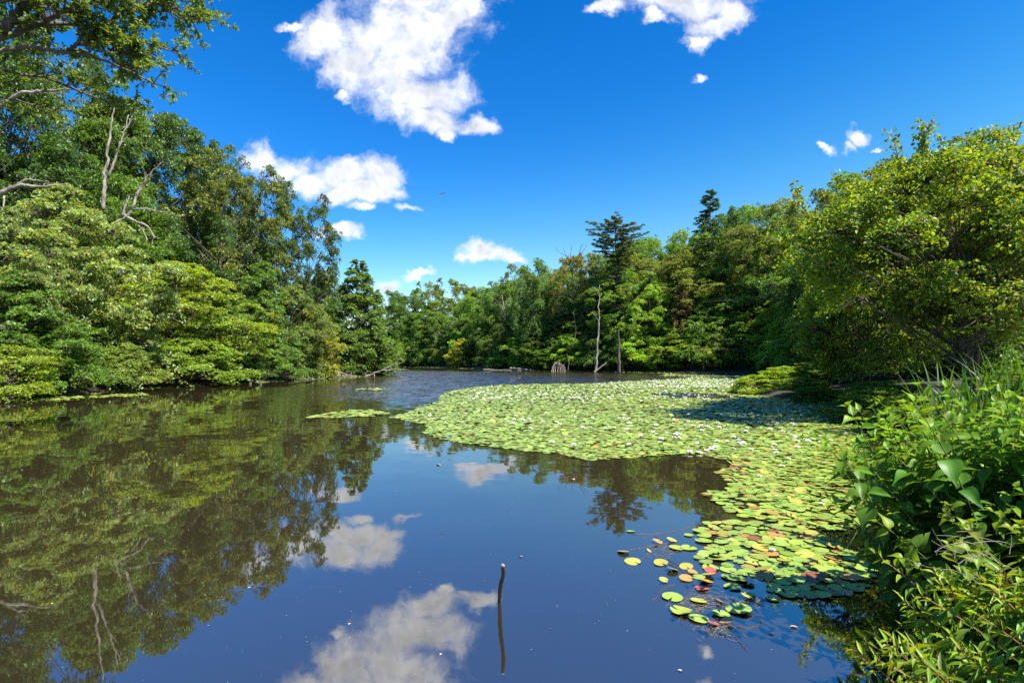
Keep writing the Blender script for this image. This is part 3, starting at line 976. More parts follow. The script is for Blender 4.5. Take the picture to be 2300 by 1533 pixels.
def overhang():
    rng = np.random.default_rng(31)
    cr, tr = Buf(), Buf()
    d0 = 13.5
    root = np.array([-19.0, 10.5, 0.0]); root[2] = gz(root[0], root[1])
    fork = root + np.array([.5, .6, 7.0])
    tube(tr, rough_line([root - [0, 0, .4], fork, fork + [1, .5, 8]], 14, .06, rng), np.linspace(.5, .16, 14), 10)
    limbs = [  # photo pixel and distance of each limb's course
        [(-160, 150, 13), (0, 75, 13.2), (100, 48, 13.5), (230, 52, 14), (330, 92, 14.3), (385, 115, 14.5)],
        [(230, 52, 14), (300, 10, 14.2), (370, 15, 14.6), (430, 45, 15)],
        [(-100, 140, 12.5), (0, 95, 12.8), (70, 112, 13), (160, 105, 13.4), (250, 140, 13.8), (345, 188, 14)],
        [(160, 105, 13.4), (230, 100, 13.8), (310, 132, 14.2)],
        [(-120, 40, 14), (40, -10, 14.4), (180, -40, 15), (320, -30, 15.4), (420, 5, 15.8)],
        [(0, 75, 13.2), (60, 10, 13.2), (70, -90, 13)],
        [(-120, 130, 14), (0, 160, 14.4), (110, 170, 14.8), (200, 215, 15.2), (275, 240, 15.4)],
        [(100, 48, 13.5), (150, 20, 13), (260, -10, 13.2)],
        [(-100, 210, 14.5), (20, 215, 15), (120, 250, 15.4)],
    ]
    for li, lm in enumerate(limbs):
        pts = np.array([pix(*q) for q in lm])
        if li in (0, 2, 4, 6, 8): pts = np.vstack([fork + [0, 0, (li - 3) * .3], pts])
        n = 22
        line = rough_line(pts, n, .035, rng)
        r0 = [.2, .07, .12, .05, .12, .13, .09, .07, .07][li]
        rad = np.linspace(r0, .018, n)
        tube(tr, line, rad, 7)
        tg = nrm(np.gradient(line, axis=0))
        for i in range(4 if li in (0, 2, 4, 6, 8) else 1, n):
            for s in range(2):
                side = nrm(np.cross(tg[i], [0, 0, 1.])) * rng.choice([-1, 1])
                D = nrm(tg[i] * rng.uniform(.4, 1.0) + side * rng.uniform(.3, 1.0) + np.array([0, 0, rng.uniform(-.1, .55)]))
                Ln = rng.uniform(.5, 1.35) * (1.05 - .3 * i / n)
                st = line[i]; e = st + D * Ln + np.array([0, 0, -.08 * Ln])
                bz = bez(st, st + D * Ln * .5 + [0, 0, .06], e, 6)
                tube(tr, bz, np.linspace(.016, .005, 6), 3, cap=False)
                for q in range(2, 6):
                    for w in range(2 if q < 5 else 1):
                        D2 = nrm(D + rng.normal(0, .6, 3))
                        e2 = bz[q] + D2 * rng.uniform(.08, .3)
                        tube(tr, np.array([bz[q], e2]), [.005, .003], 3, cap=False)
                        whorl(cr, rng, e2, D2, int(rng.integers(6, 10)), .12)
    V0 = root
    o = link('oak_tree', None, None, tuple(root))
    for b in (cr, tr):
        b.V = [v - root for v in b.V]
    a = link('crown', cr.mesh('overhang_leaves', M_LEAF), o); link('trunk', tr.mesh('overhang_limbs', M_BARK, True), o)
    a.color = (.12, .20, .03, 1)
    tag(o, 'near oak reaching dark limbs into the sky at the top left', 'tree')


overhang()


# ---- dead wood standing among the left trees
def dead_tree(name, cat, label, lines, mat=None, seed=1, group=None, kind='trunk', minor='branch'):
    """lines: list of (pixel course, r0, r1); first is the main stem, the rest its branches"""
    rng = np.random.default_rng(seed)
    base = pix(*lines[0][0][0])
    o = link(name, None, None, tuple(base))
    for k, (course, r0, r1) in enumerate(lines):
        b = Buf()
        pts = np.array([pix(*q) for q in course]) - base
        n = max(8, len(course) * 5)
        ln = np.linalg.norm(pts[-1] - pts[0])
        tube(b, rough_line(pts, n, ln * .006, rng), np.linspace(r0, r1, n), 7)
        if k and r0 > .04:
            line = rough_line(pts, n, 0, rng)
            for s in range(4):
                i = int(rng.integers(n // 3, n - 1)); D = nrm(rng.normal(0, 1, 3) + nrm(pts[-1] - pts[0]) * 1.2)
                tube(b, bez(line[i], line[i] + D * ln * .1, line[i] + D * ln * .2 + [0, 0, .1], 4), np.linspace(r1 * 1.3, r1 * .5, 4), 4, cap=False)
        link(kind if k == 0 else minor, b.mesh(name, mat or M_PALE, True), o)
    return tag(o, label, cat, group)


dead_tree('dead_tree', 'dead tree', 'bare white snag with two upright arms among the left oaks',
          [([(232, 470, 45), (236, 400, 45), (243, 330, 45), (252, 270, 45), (257, 228, 45)], .17, .04),
           ([(243, 400, 45), (262, 345, 45), (278, 300, 45), (289, 258, 45)], .11, .03),
           ([(285, 290, 45), (292, 275, 45), (296, 262, 45)], .05, .02)], seed=1)
dead_tree('dead_tree', 'dead tree', 'twisted grey bare tree with curling limbs right of the white snag',
          [([(262, 500, 44), (285, 488, 44), (298, 470, 44), (305, 440, 44), (330, 400, 44), (362, 365, 44)], .14, .03),
           ([(280, 482, 44), (300, 496, 44), (330, 505, 44), (345, 530, 44), (340, 555, 44)], .11, .03),
           ([(298, 470, 44), (330, 468, 44), (372, 478, 44)], .08, .02),
           ([(276, 484, 44), (282, 460, 44), (290, 445, 44)], .12, .03),
           ([(300, 496, 44), (320, 515, 44), (333, 540, 44)], .06, .02),
           ([(300, 455, 44), (318, 420, 44), (345, 380, 44)], .08, .03)], seed=2)
dead_tree('dead_branch', 'dead branch', 'pale bent bare limb sticking in from the left edge above the shrubs',
          [([(-30, 705, 37), (8, 690, 37), (32, 672, 37), (36, 640, 37), (50, 612, 37), (76, 598, 37)], .16, .03)], seed=3, kind='limb')
dead_tree('dead_branch', 'dead branch', 'long brownish bare limb at the left edge halfway up',
          [([(-30, 450, 36), (10, 430, 36), (40, 415, 36), (90, 420, 36), (150, 413, 36)], .2, .03),
           ([(10, 440, 36), (8, 470, 36), (5, 505, 36)], .06, .02),
           ([(30, 418, 36), (60, 402, 36), (110, 408, 36)], .08, .02)], seed=4, kind='limb')
dead_tree('dead_branch', 'dead branch', 'forked pale grey limb high at the left edge below the overhanging oak',
          [([(-30, 262, 35), (20, 225, 35), (50, 208, 35), (95, 204, 35), (160, 200, 35), (190, 197, 35)], .17, .02),
           ([(38, 210, 35), (38, 198, 35), (36, 188, 35)], .07, .03),
           ([(70, 204, 35), (110, 212, 35), (150, 203, 35)], .05, .02)], seed=5, kind='limb')
dead_tree('dead_tree', 'dead tree', 'pale straight bare trunk standing at the far shore left of the pine',
          [([(1338, 836, 96), (1341, 790, 96), (1345, 740, 96), (1344, 690, 96), (1347, 640, 96)], .24, .05),
           ([(1344, 720, 96), (1335, 705, 96), (1326, 700, 96)], .06, .02)], seed=6)
dead_tree('dead_tree', 'dead tree', 'dark brown broken stump trunk right of the pale bare trunk',
          [([(1391, 837, 92), (1390, 800, 92), (1391, 770, 92), (1389, 740, 92)], .3, .1)], mat=M_BARK, seed=7)
dead_tree('leaning_pole', 'dead branch', 'short grey pole leaning right at the foot of the pale bare trunk',
          [([(1334, 836, 95), (1346, 827, 95), (1362, 814, 95)], .16, .07)], seed=8, kind='limb')
dead_tree('dead_tree', 'dead tree', 'leafless twiggy treetop against the sky left of the pine',
          [([(1290, 640, 118), (1283, 600, 118), (1272, 575, 118), (1264, 555, 118)], .14, .03),
           ([(1284, 605, 118), (1300, 575, 118), (1306, 548, 118)], .1, .03),
           ([(1283, 600, 118), (1281, 575, 118), (1284, 552, 118)], .08, .03),
           ([(1272, 575, 118), (1256, 566, 118), (1248, 558, 118)], .06, .02),
           ([(1300, 575, 118), (1312, 562, 118), (1318, 550, 118)], .06, .02)], mat=M_BARK, seed=9)
dead_tree('dead_tree', 'dead tree', 'reddish brown bare dead sapling high in the far centre wood',
          [([(1135, 720, 125), (1132, 690, 125), (1127, 662, 125)], .16, .05),
           ([(1133, 700, 125), (1122, 680, 125), (1112, 672, 125)], .1, .03), ([(1133, 696, 125), (1140, 680, 125), (1138, 668, 125)], .08, .03)], seed=10)
for (px, d, y0, y1, lab) in [(1720, 80, 832, 760, 'thin pale trunk at the far shore under the wires'), (1627, 96, 790, 700, 'grey green trunk in the shade above the willow'),
                             (1606, 88, 838, 775, 'slim pale stem under the silvery willow bush'), (1275, 104, 832, 795, 'short crooked white sapling at the far shore'),
                             (975, 165, 780, 735, 'pale leaning trunk in the far centre wood'), (1290, 108, 790, 700, 'thin upright grey trunk right of the upturned roots')]:
    dead_tree('snag', 'tree trunk', lab, [([(px, y0, d), (px + 3, (y0 + y1) / 2, d), (px - 2, y1, d)], .12, .06)], mat=M_BARK, seed=px)
dead_tree('fallen_log', 'fallen log', 'grey log lying in the water on the far shore',
          [([(1085, 829, 119), (1120, 831, 117), (1160, 830, 114), (1200, 832, 112)], .16, .1)], seed=11, kind='log')
dead_tree('fallen_log', 'fallen log', 'pale log lying across the grey one on the far shore',
          [([(1145, 826, 114), (1170, 828, 113), (1200, 831, 112)], .2, .1)], seed=12, kind='log')


def root_arch():
    d = 104
    lines = [([(1240, 834, d), (1241, 822, d), (1246, 815, d), (1252, 814, d)], .08, .045)]
    for k, (a, b) in enumerate([(1238, 1248), (1247, 1250), (1252, 1251), (1258, 1253), (1263, 1254), (1268, 1256), (1243, 1247), (1272, 1257)]):
        lines.append(([(a, 836, d - .4), ((a + b) / 2 + (3 if a > 1250 else -1), 824, d), (b, 815, d)], .06, .035))
    dead_tree('upturned_roots', 'tree roots', 'arched cage of pale upturned roots at the far waterline', lines, seed=13, kind='root', minor='root')


root_arch()
dead_tree('fallen_branch', 'fallen branch', 'long bare forked branch rising from the water off the left point',
          [([(822, 846, 71), (840, 838, 71), (862, 830, 71), (876, 822, 71), (905, 813, 71)], .14, .03),
           ([(862, 832, 71), (885, 829, 71), (918, 830, 71)], .08, .02),
           ([(840, 839, 71), (842, 848, 70.5), (841, 853, 70)], .05, .02)], seed=14, kind='limb')
dead_tree('driftwood', 'driftwood', 'tangle of bleached driftwood at the foot of the yellowing tree',
          [([(752, 834, 69), (770, 838, 69), (795, 844, 69)], .1, .05), ([(740, 842, 68), (765, 843, 68), (800, 844, 68)], .1, .04),
           ([(758, 832, 69), (762, 842, 68.5), (768, 850, 68)], .07, .03), ([(820, 846, 70), (822, 838, 70), (826, 832, 70)], .05, .02)], seed=15, kind='limb')
dead_tree('driftwood', 'driftwood', 'short stub of driftwood with upright twigs in the rippled water',
          [([(897, 846, 66), (904, 848, 66), (914, 847, 66)], .12, .07), ([(906, 847, 66), (910, 843, 66), (914, 841, 66)], .05, .02), ([(910, 847, 66), (915, 844, 66), (919, 842, 66)], .05, .02)], seed=16, mat=M_BARK, kind='limb')
dead_tree('dead_branch', 'dead branch', 'knot of pale dead twigs over the water under the olive shrub',
          [([(265, 880, 38.5), (280, 866, 38.5), (272, 858, 38.5)], .05, .03), ([(280, 866, 38.5), (292, 874, 38.5), (300, 877, 38.5)], .05, .02), ([(268, 880, 38.5), (268, 870, 38.5), (275, 862, 38.5)], .04, .02),
           ([(285, 872, 38.5), (290, 862, 38.5), (282, 856, 38.5)], .03, .015)], seed=17, kind='limb')
dead_tree('dead_branch', 'dead branch', 'reddish dead branch in the water at the lower left edge',
          [([(-10, 880, 28.5), (8, 890, 28.5), (20, 901, 28.5)], .07, .04), ([(0, 885, 28.5), (18, 884, 28.5), (36, 888, 28.5)], .04, .02), ([(4, 888, 28.5), (20, 893, 28.3), (30, 892, 28)], .03, .02)], seed=18, kind='limb')
for px, lab in ((562, 'left of two short cut posts standing in the calm water'), (585, 'right of two short cut posts standing in the calm water')):
    dead_tree('wooden_post', 'post', lab, [([(px, 864, 49), (px, 860, 49), (px + .5, 854.5, 49)], .13, .13)], mat=M_BARK, seed=px, kind='post', group='cut posts in the water')

# near stick standing in the pond
p0 = onz(1122, 1350); p0[2] = 0


def near_stick():
    rng = np.random.default_rng(5)
    b = Buf()
    top = pix(1130, 1270, 4.48)
    pts = np.array([p0 + [-.02, .05, -.25], p0, p0 * .55 + top * .45 + [-.004, 0, 0], p0 * .2 + top * .8 + [.012, 0, .0], top])
    line = rough_line(pts, 26, .0012, rng)
    rad = np.full(26, .0165) * rng.uniform(.9, 1.1, 26); rad[-1] = .014
    tube(b, line, rad, 12)
    o = link('stick', None, None, tuple(p0))
    b.V = [v - p0 for v in b.V]
    link('shaft', b.mesh('stick', M_DARKWOOD, True), o)
    c = Buf()
    t2 = line[-1] - p0
    tube(c, np.array([t2 + [0, 0, -.006], t2 + [-.004, 0, .008], t2 + [-.014, .004, .01]]), [.0172, .013, .006], 10)
    link('cut_end', c.mesh('stick_end', M_PALE, True), o)
    tag(o, 'single dark stick with a pale cut tip standing in the near water', 'stick')


near_stick()


def airplane():
    """twin engined airliner banking towards the lake, about a kilometre off"""
    m = plain_material('aircraft_paint', (.035, .04, .06), .4, .1)
    m2 = plain_material('aircraft_white', (.08, .085, .1), .35, .05)
    o = link('airplane', None)
    b = Buf()
    zz = np.array([-17, -16.3, -14, -10, 6, 12, 17]); rr = np.array([.3, 1.2, 1.9, 2.0, 2.0, 1.4, .3])
    tube(b, np.stack([zz, 0 * zz, np.array([-.3, -.2, 0, 0, 0, .5, 1.0])], 1), rr, 12)
    link('fuselage', b.mesh('fuselage', m2, True), o)

    def slab(pts, th):
        pts = np.array(pts, float); k = len(pts)
        V = np.vstack([pts + [0, 0, th], pts - [0, 0, th]])
        Q = [[i, (i + 1) % k, k + (i + 1) % k, k + i] for i in range(k)] + [list(range(k)), list(range(2 * k - 1, k - 1, -1))]
        bb = Buf(); bb.add(V, Q); return bb
    for s in (-1, 1):
        link('wing', slab([(-4, 1.5 * s, -.8), (3, 17 * s, .9), (5, 17 * s, .9), (4, 1.5 * s, -.8)], .35).mesh('wing', m), o)
        link('tailplane', slab([(11.5, .8 * s, 1), (15.5, 6.5 * s, 1.3), (17, 6.5 * s, 1.3), (15.5, .8 * s, 1)], .2).mesh('tailplane', m), o)
        e = Buf(); tube(e, np.array([(-6, 5.5 * s, -1.8), (-5.6, 5.5 * s, -1.8), (-2, 5.5 * s, -1.7)]), [.9, 1.15, .8], 10)
        link('engine', e.mesh('engine', m, True), o)
    f = Buf()
    f.add(np.array([(10, .2, 1.5), (15, .2, 8), (17.5, .2, 8), (16, .2, 1.5), (10, -.2, 1.5), (15, -.2, 8), (17.5, -.2, 8), (16, -.2, 1.5)]),
          [[0, 1, 2, 3], [7, 6, 5, 4], [0, 4, 5, 1], [1, 5, 6, 2], [2, 6, 7, 3], [3, 7, 4, 0]])
    link('tail_fin', f.mesh('tail_fin', m), o)
    o.location = tuple(pix(992, 434, 2150))
    o.rotation_euler = (radians(8), radians(-14), radians(62))
    tag(o, 'small airliner flying in the blue sky right of the clouds', 'airplane')


airplane()


def cables():
    m = plain_material('cable', (.16, .16, .16), .5)
    for k, (a, b, lab) in enumerate([((1655, 668, 84), (1790, 654, 70), 'upper of the two overhead wires before the dark wood'), ((1640, 672, 84), (1790, 661, 70), 'lower of the two overhead wires before the dark wood')]):
        A, B = pix(*a), pix(*b)
        A = A + (A - B) * .6; B = B + (B - A) * .25
        t = np.linspace(0, 1, 24)[:, None]
        pts = A * (1 - t) + B * t; pts[:, 2] -= (4 * t * (1 - t))[:, 0] * .25
        bb = Buf(); tube(bb, pts, .014, 5)
        tag(link('overhead_wire', bb.mesh('wire', m, True)), lab, 'wire', 'overhead wires')


cables()
# ------------------------------------------------------------ lily pads and flowers
def pad_template(n=18, notch=.16, curl=.0, seed=0):
    rng = np.random.default_rng(seed)
    th = np.linspace(notch, 2 * pi - notch, n)
    r = 1 + rng.normal(0, .018, n) + .03 * np.sin(3 * th + seed)
    r[0] *= .93; r[-1] *= .93
    rings = [np.array([[.12, 0, 0]])]
    for f in (.55, 1.0):
        z = curl * f ** 4 * (1 + .7 * np.sin(2 * th + seed)) + rng.normal(0, .004, n) * f
        rings.append(np.stack([np.cos(th) * r * f, np.sin(th) * r * f, z], 1))
    V = np.vstack(rings)
    T = [[0, 1 + i, 2 + i] for i in range(n - 1)]
    Q = [[1 + i, 1 + n + i, 2 + n + i, 2 + i] for i in range(n - 1)]
    return V * .5, np.array(Q), np.array(T)


def pad_material():
    m, t, out = mat_new('lily_pad')
    at = t.new('ShaderNodeAttribute', attribute_name='tint')
    oi = t.new('ShaderNodeObjectInfo')
    tc = t.new('ShaderNodeTexCoord')
    c = t.mix(1.0, at.outputs['Color'], oi.outputs['Color'], 'MULTIPLY')
    c = t.mix(1.0, c, (2, 2, 2, 1), 'MULTIPLY')
    n = t.noise(tc.outputs['Object'], 16, 4, .6)
    n2 = t.noise(tc.outputs['Object'], 60, 3, .6)
    c = t.mix(t.smooth(n, .56, .72, 0, .4), c, (.30, .17, .02, 1))
    c = t.mix(t.smooth(n2, .66, .72, 0, .7), c, (.06, .035, .01, 1))
    p = t.new('ShaderNodeBsdfPrincipled'); p.inputs['Roughness'].default_value = .38
    p.inputs['Specular IOR Level'].default_value = .45
    t.l.new(c, p.inputs['Base Color'])
    t.l.new(p.outputs[0], out.inputs[0])
    return m


M_PAD = pad_material()
M_PETAL = plain_material('petal', (.82, .82, .78), .5, .05)
M_STAMEN = plain_material('stamen', (.75, .5, .05), .6, .1)
PAD_G = np.array([.235, .33, .045]); PAD_Y = np.array([.36, .32, .05]); PAD_O = np.array([.38, .21, .05]); PAD_B = np.array([.2, .08, .03]); PAD_R = np.array([.52, .10, .07])


def poly_px(pts): return np.array([onz(px, py)[:2] for px, py in pts])


MAIN = poly_px([(865, 938), (905, 927), (955, 908), (975, 905), (985, 890), (1000, 880), (1035, 873), (1090, 868), (1130, 864.5), (1230, 862), (1330, 861), (1420, 856), (1500, 852),
                (1560, 849), (1530, 846), (1480, 843), (1500, 839.5), (1600, 841.5), (1690, 844), (1720, 880), (1870, 885), (1930, 930), (1960, 1000), (2010, 1100), (2010, 1180),
                (1900, 1200), (1760, 1180), (1660, 1165), (1621, 1150), (1605, 1123), (1575, 1113), (1590, 1105), (1625, 1100), (1622, 1073), (1589, 1055), (1640, 1040), (1611, 1031), (1552, 1023), (1460, 1028), (1393, 1030), (1323, 1034), (1257, 1025),
                (1183, 1014), (1109, 1007), (1035, 995), (980, 986), (939, 971), (955, 960), (930, 950), (900, 940)])
LOBE = poly_px([(1586, 1176), (1640, 1166), (1760, 1182), (1880, 1215), (1940, 1250), (1952, 1300), (1930, 1330), (1860, 1346), (1780, 1338), (1700, 1322), (1640, 1300), (1560, 1262), (1600, 1225), (1570, 1195)])
FARP = [poly_px([(690, 938), (740, 928), (790, 921), (840, 922), (872, 930), (840, 934), (760, 937)]), poly_px([(795, 874.5), (830, 871), (880, 873), (840, 876.5)])]
HOLES = [(1550, 888, 85, 6), (1860, 892, 60, 3), (1315, 880, 25, 1.2), (1185, 952, 12, 2.5), (1280, 897, 40, 1.2), (1520, 868, 30, 1.2), (1690, 1130, 30, 4), (1775, 905, 20, 2), (1450, 985, 14, 1.5), (1700, 1010, 16, 2)]


def poly_mask(P, poly, margin=0.0):
    return poly_sd(P[:, 0], P[:, 1], poly) < margin


def hash_filter(P, R, rng, overlap=.62):
    """drop pads whose centres crowd each other"""
    cell = {}
    keep = []
    for i in range(len(P)):
        r = R[i]; cs = .6
        k = (int(P[i, 0] // cs), int(P[i, 1] // cs)); ok = True
        for a in (-1, 0, 1):
            for b in (-1, 0, 1):
                for j in cell.get((k[0] + a, k[1] + b), ()):
                    dd = (P[i, 0] - P[j, 0]) ** 2 + (P[i, 1] - P[j, 1]) ** 2
                    if dd < ((r + R[j]) * overlap) ** 2: ok = False; break
                if not ok: break
            if not ok: break
        if ok:
            cell.setdefault(k, []).append(i); keep.append(i)
    return np.array(keep)


def build_lilies():
    rng = np.random.default_rng(77)
    lo = MAIN.min(0); hi = MAIN.max(0)
    # candidates, denser near
    N = 650000
    y = lo[1] + (hi[1] - lo[1]) * rng.random(N)
    x = lo[0] + (hi[0] - lo[0]) * rng.random(N)
    P = np.stack([x, y], 1)
    P = P[poly_mask(P, MAIN, .0)]
    edge = -poly_sd(P[:, 0], P[:, 1], MAIN)
    wob = .5 + .5 * np.sin(P[:, 0] * 2.1 + np.sin(P[:, 1] * 1.3) * 2) * np.sin(P[:, 1] * 1.7)
    keep = (edge > .25 * wob * (P[:, 1] < 40)) | (rng.random(len(P)) < .01)
    for (hx, hy, rx, ry) in HOLES:
        c = onz(hx, hy)[:2]; a = onz(hx + rx, hy)[:2]; b = onz(hx, hy - ry)[:2]
        q = ((P[:, 0] - c[0]) / (a[0] - c[0])) ** 2 + ((P[:, 1] - c[1]) / (b[1] - c[1])) ** 2
        keep &= (q > 1 + .45 * np.sin(P[:, 0] * 4.3 + P[:, 1]) * np.sin(P[:, 1] * 3.1 + P[:, 0] * 2)) | (rng.random(len(P)) < .002)
    P = P[keep]
    R = rng.uniform(.048, .105, len(P)) * np.interp(P[:, 1], [5, 12, 30, 80], [.85, .9, 1.1, 1.7])
    ov = .50
    k = hash_filter(P, R, rng, ov)
    P, R = P[k], R[k]
    L0 = LOBE.min(0); L1 = LOBE.max(0)
    Q = L0 + (L1 - L0) * rng.random((2600, 2)); Q = Q[poly_mask(Q, LOBE)]
    RQ = rng.uniform(.055, .10, len(Q)); k = hash_filter(Q, RQ, rng, .70); Q, RQ = Q[k], RQ[k]
    FP, FR = [], []
    for pl in FARP:
        a, b = pl.min(0), pl.max(0)
        q = a + (b - a) * rng.random((6000, 2)); q = q[poly_mask(q, pl)]; r = rng.uniform(.12, .18, len(q))
        k = hash_filter(q, r, rng, .6); FP.append(q[k]); FR.append(r[k])
    # fringe along the shores
    for i in range(len(POND)):
        a, b = POND[i], POND[(i + 1) % len(POND)]
        if a[1] < 22: continue
        ln = np.linalg.norm(b - a)
        wdt = 2.6 if a[1] > 60 else .6
        if a[0] < -18 and a[1] < 80: wdt = .9
        n = int(ln * 7 * wdt)
        t = rng.random(n)[:, None]
        nn = np.array([-(b - a)[1], (b - a)[0]]) / ln
        q = a + (b - a) * t + nn * (rng.random((n, 1)) ** 1.5 * wdt + .05)
        FP.append(q); FR.append(rng.uniform(.12, .22, n))
    # loose pads scattered off the left bank
    bnd = poly_px([(20, 905), (120, 893), (280, 885), (330, 884), (330, 888), (200, 893), (60, 903)])
    q = bnd.min(0) + (bnd.max(0) - bnd.min(0)) * rng.random((2500, 2)); q = q[poly_mask(q, bnd)]
    FP.append(q); FR.append(rng.uniform(.06, .13, len(q)))
    FP, FR = np.concatenate(FP), np.concatenate(FR)
    tv = [pad_template(12, .14, .05, s) for s in range(3)]
    tnear = [pad_template(22, .13 + .04 * (s % 3), [.0, .02, .05, .01, .09, .03][s], s + 10) for s in range(6)]

    def colour(P, R):
        n = len(P)
        yel = np.interp(P[:, 1], [6, 9, 12, 20, 40], [.09, .10, .07, .035, .012])
        edge = -poly_sd(P[:, 0], P[:, 1], MAIN)
        yel = yel + .15 * (edge < .5) * (P[:, 1] < 13) * (P[:, 0] > 1)
        u = rng.random(n)
        C = PAD_G[None] * rng.uniform(.72, 1.2, (n, 1)) * (1 + rng.normal(0, .07, (n, 3)))
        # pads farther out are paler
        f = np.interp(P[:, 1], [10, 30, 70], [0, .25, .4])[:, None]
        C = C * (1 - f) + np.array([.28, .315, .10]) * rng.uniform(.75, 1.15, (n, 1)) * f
        C[u < yel] = PAD_Y * rng.uniform(.7, 1.1, ((u < yel).sum(), 1))
        m = u < yel * .5; C[m] = PAD_O * rng.uniform(.7, 1.1, (m.sum(), 1))
        m = u < yel * .12; C[m] = PAD_B
        return C

    # nearest 300 are things of their own
    singles = [  # px, py, width px, colour, tilt deg, label
        (1421, 1262, 36, PAD_Y * .8 + PAD_G * .3, 8, 'yellowish pad far out left of the lily group, lower of two'),
        (1400, 1240, 26, PAD_Y, 14, 'small yellow pad at the outermost left of the lily group'),
        (1484, 1266, 31, PAD_Y * .9, 10, 'yellow pad right of the outermost two with a ragged edge'),
        (1511, 1342, 45, PAD_G, 4, 'large green pad alone at the lower left of the lily group'),
        (1529, 1374, 47, PAD_G * [1.2, 1, .8], 4, 'large notched green pad above the submerged twigs'),
        (1570, 1390, 45, PAD_G * 1.05, 4, 'large green pad beside the notched one, lowest of the group'),
        (1658, 1370, 56, PAD_G * 1.02, 5, 'largest green pad, with a slit, right of the submerged twigs'),
        (1619, 1380, 38, PAD_G * 1.15, 5, 'slit green pad touching the left of the largest pad'),
        (1645, 1319, 37, PAD_G, 3, 'round green pad right of the red pad'),
        (1576, 1322, 31, PAD_R, 6, 'single red lily pad among green ones'),
        (1736, 1345, 32, PAD_G, 4, 'small green pad alone below the crowded pads'),
        (1687, 1337, 20, PAD_G, 3, 'little green pad above the curled yellow leaf'),
        (1678, 1343, 26, PAD_Y, 24, 'curled yellow leaf pad below the crowded pads'),
        (1416, 1193, 18, PAD_G, 6, 'tiny green pad alone in open water farthest left'),
        (1548, 1202, 22, PAD_G, 3, 'small green pad just left of the upper pads'),
        (1602, 1403, 24, PAD_R * .5 + PAD_B * .5, 16, 'rusty red pad under the slit pad'),
        (1632, 1398, 30, PAD_O, 20, 'orange curled pad beside the rusty red one'),
        (1520, 1231, 33, PAD_G * .6 + PAD_Y * .4, 6, 'yellow green pad with orange rim near the floating stems'),
        (1547, 1231, 35, PAD_G * 1.05, 3, 'green pad right of the orange rimmed one'),
        (1509, 1215, 22, PAD_Y, 18, 'yellow folded pad above the floating stems'),
        (1477, 1219, 22, PAD_O * 1.1, 18, 'orange folded pad at the top left of the group'),
        (1458, 1239, 12, PAD_Y, 40, 'narrow upright yellow leaf near the outer pads'),
        (1580, 1215, 38, PAD_G, 4, 'green pad with a stem at the top of the sparse left pads'),
        (1541, 1274, 30, PAD_Y * .95, 14, 'yellow ragged pad in the middle of the sparse pads'),
        (1511, 1281, 26, PAD_Y * .8, 20, 'thin yellow folded pad left of the ragged one'),
        (1556, 1286, 22, PAD_O, 10, 'small orange pad below the ragged yellow one'),
        (1590, 1292, 26, PAD_Y * 1.05, 16, 'curled yellow pad with red edge right of the orange one'),
        (1570, 1296, 28, PAD_G, 5, 'green notched pad under the small orange pad'),
        (1541, 1301, 30, PAD_O * 1.05, 14, 'flat orange pad left of the green notched pad'),
        (1587, 1307, 30, PAD_O * .9 + PAD_Y * .2, 14, 'orange yellow pad above the red pad'),
        (1491, 1305, 20, PAD_Y, 18, 'small yellow pad left of the flat orange pad'),
        (1596, 1284, 26, PAD_R * .8, 18, 'reddish folded leaf at the left edge of the crowded pads'),
        (1612, 1256, 40, PAD_G, 4, 'green pad overlapped by an orange leaf'),
        (1608, 1252, 26, PAD_O, 16, 'orange leaf lying over a green pad'),
        (1676, 1307, 34, PAD_G, 12, 'green pad with one half raised'),
        (1617, 1352, 18, PAD_B * .8 + PAD_O * .3, 30, 'tiny rusty leaf between the large pads'),
        (1569, 1350, 36, PAD_Y * .6 + PAD_G * .5, 10, 'faded yellow green pad partly under water'),
    ]
    SP = np.array([onz(s[0], s[1])[:2] for s in singles])
    SR = np.array([s[2] / F * p[1] / 2 for s, p in zip(singles, SP)])
    keep = np.ones(len(Q), bool)
    for p, r in zip(SP, SR): keep &= np.linalg.norm(Q - p, axis=1) > (r + .05)
    Q, RQ = Q[keep], RQ[keep]
    meshes = []
    for k, tm in enumerate(tnear):
        meshes.append(make_mesh('lily_pad', tm[0], tm[1], tm[2], [M_PAD], np.full((len(tm[0]), 3), .5), None, True))

    LM = [(SP[9], 'the single red pad'), (SP[6], 'the largest slit pad'), (SP[12], 'the curled yellow pad'), (SP[3], 'the big alone pad'), (onz(1735, 1240)[:2], 'the open white lily'),
          (onz(1751, 1201)[:2], 'the white lily by the dark gap'), (onz(1846, 1135)[:2], 'the lily beside the orange pad'), (onz(1744, 1117)[:2], 'the half open lily'), (SP[22], 'the green pad with a stem'),
          (onz(1860, 1346)[:2], 'the front edge of the near lobe'), (onz(1937, 1300)[:2], 'the right tip of the near lobe'), (onz(1900, 1215)[:2], 'the shaded blue green pads'), (onz(1575, 1113)[:2], 'the left spur of the field')]
    ORD = ['nearest', 'second', 'third', 'fourth', 'fifth', 'sixth', 'seventh', 'eighth', 'ninth', 'tenth', 'eleventh', 'twelfth'] + [f'{k}th' for k in range(13, 60)]
    cnt = {}

    def where(p, kind):
        q, nm = min(LM, key=lambda l: np.linalg.norm((l[0] - p) * [1, .8]))
        v = p - q; a = math.degrees(math.atan2(v[1], v[0]))
        dr = ['right of', 'behind and right of', 'behind', 'behind and left of', 'left of', 'in front and left of', 'in front of', 'in front and right of'][int(((a + 22.5) % 360) // 45)]
        key = (kind, dr, nm); cnt.setdefault(key, []).append(0)
        return f'{ORD[len(cnt[key]) - 1]} {kind} {dr} {nm}'

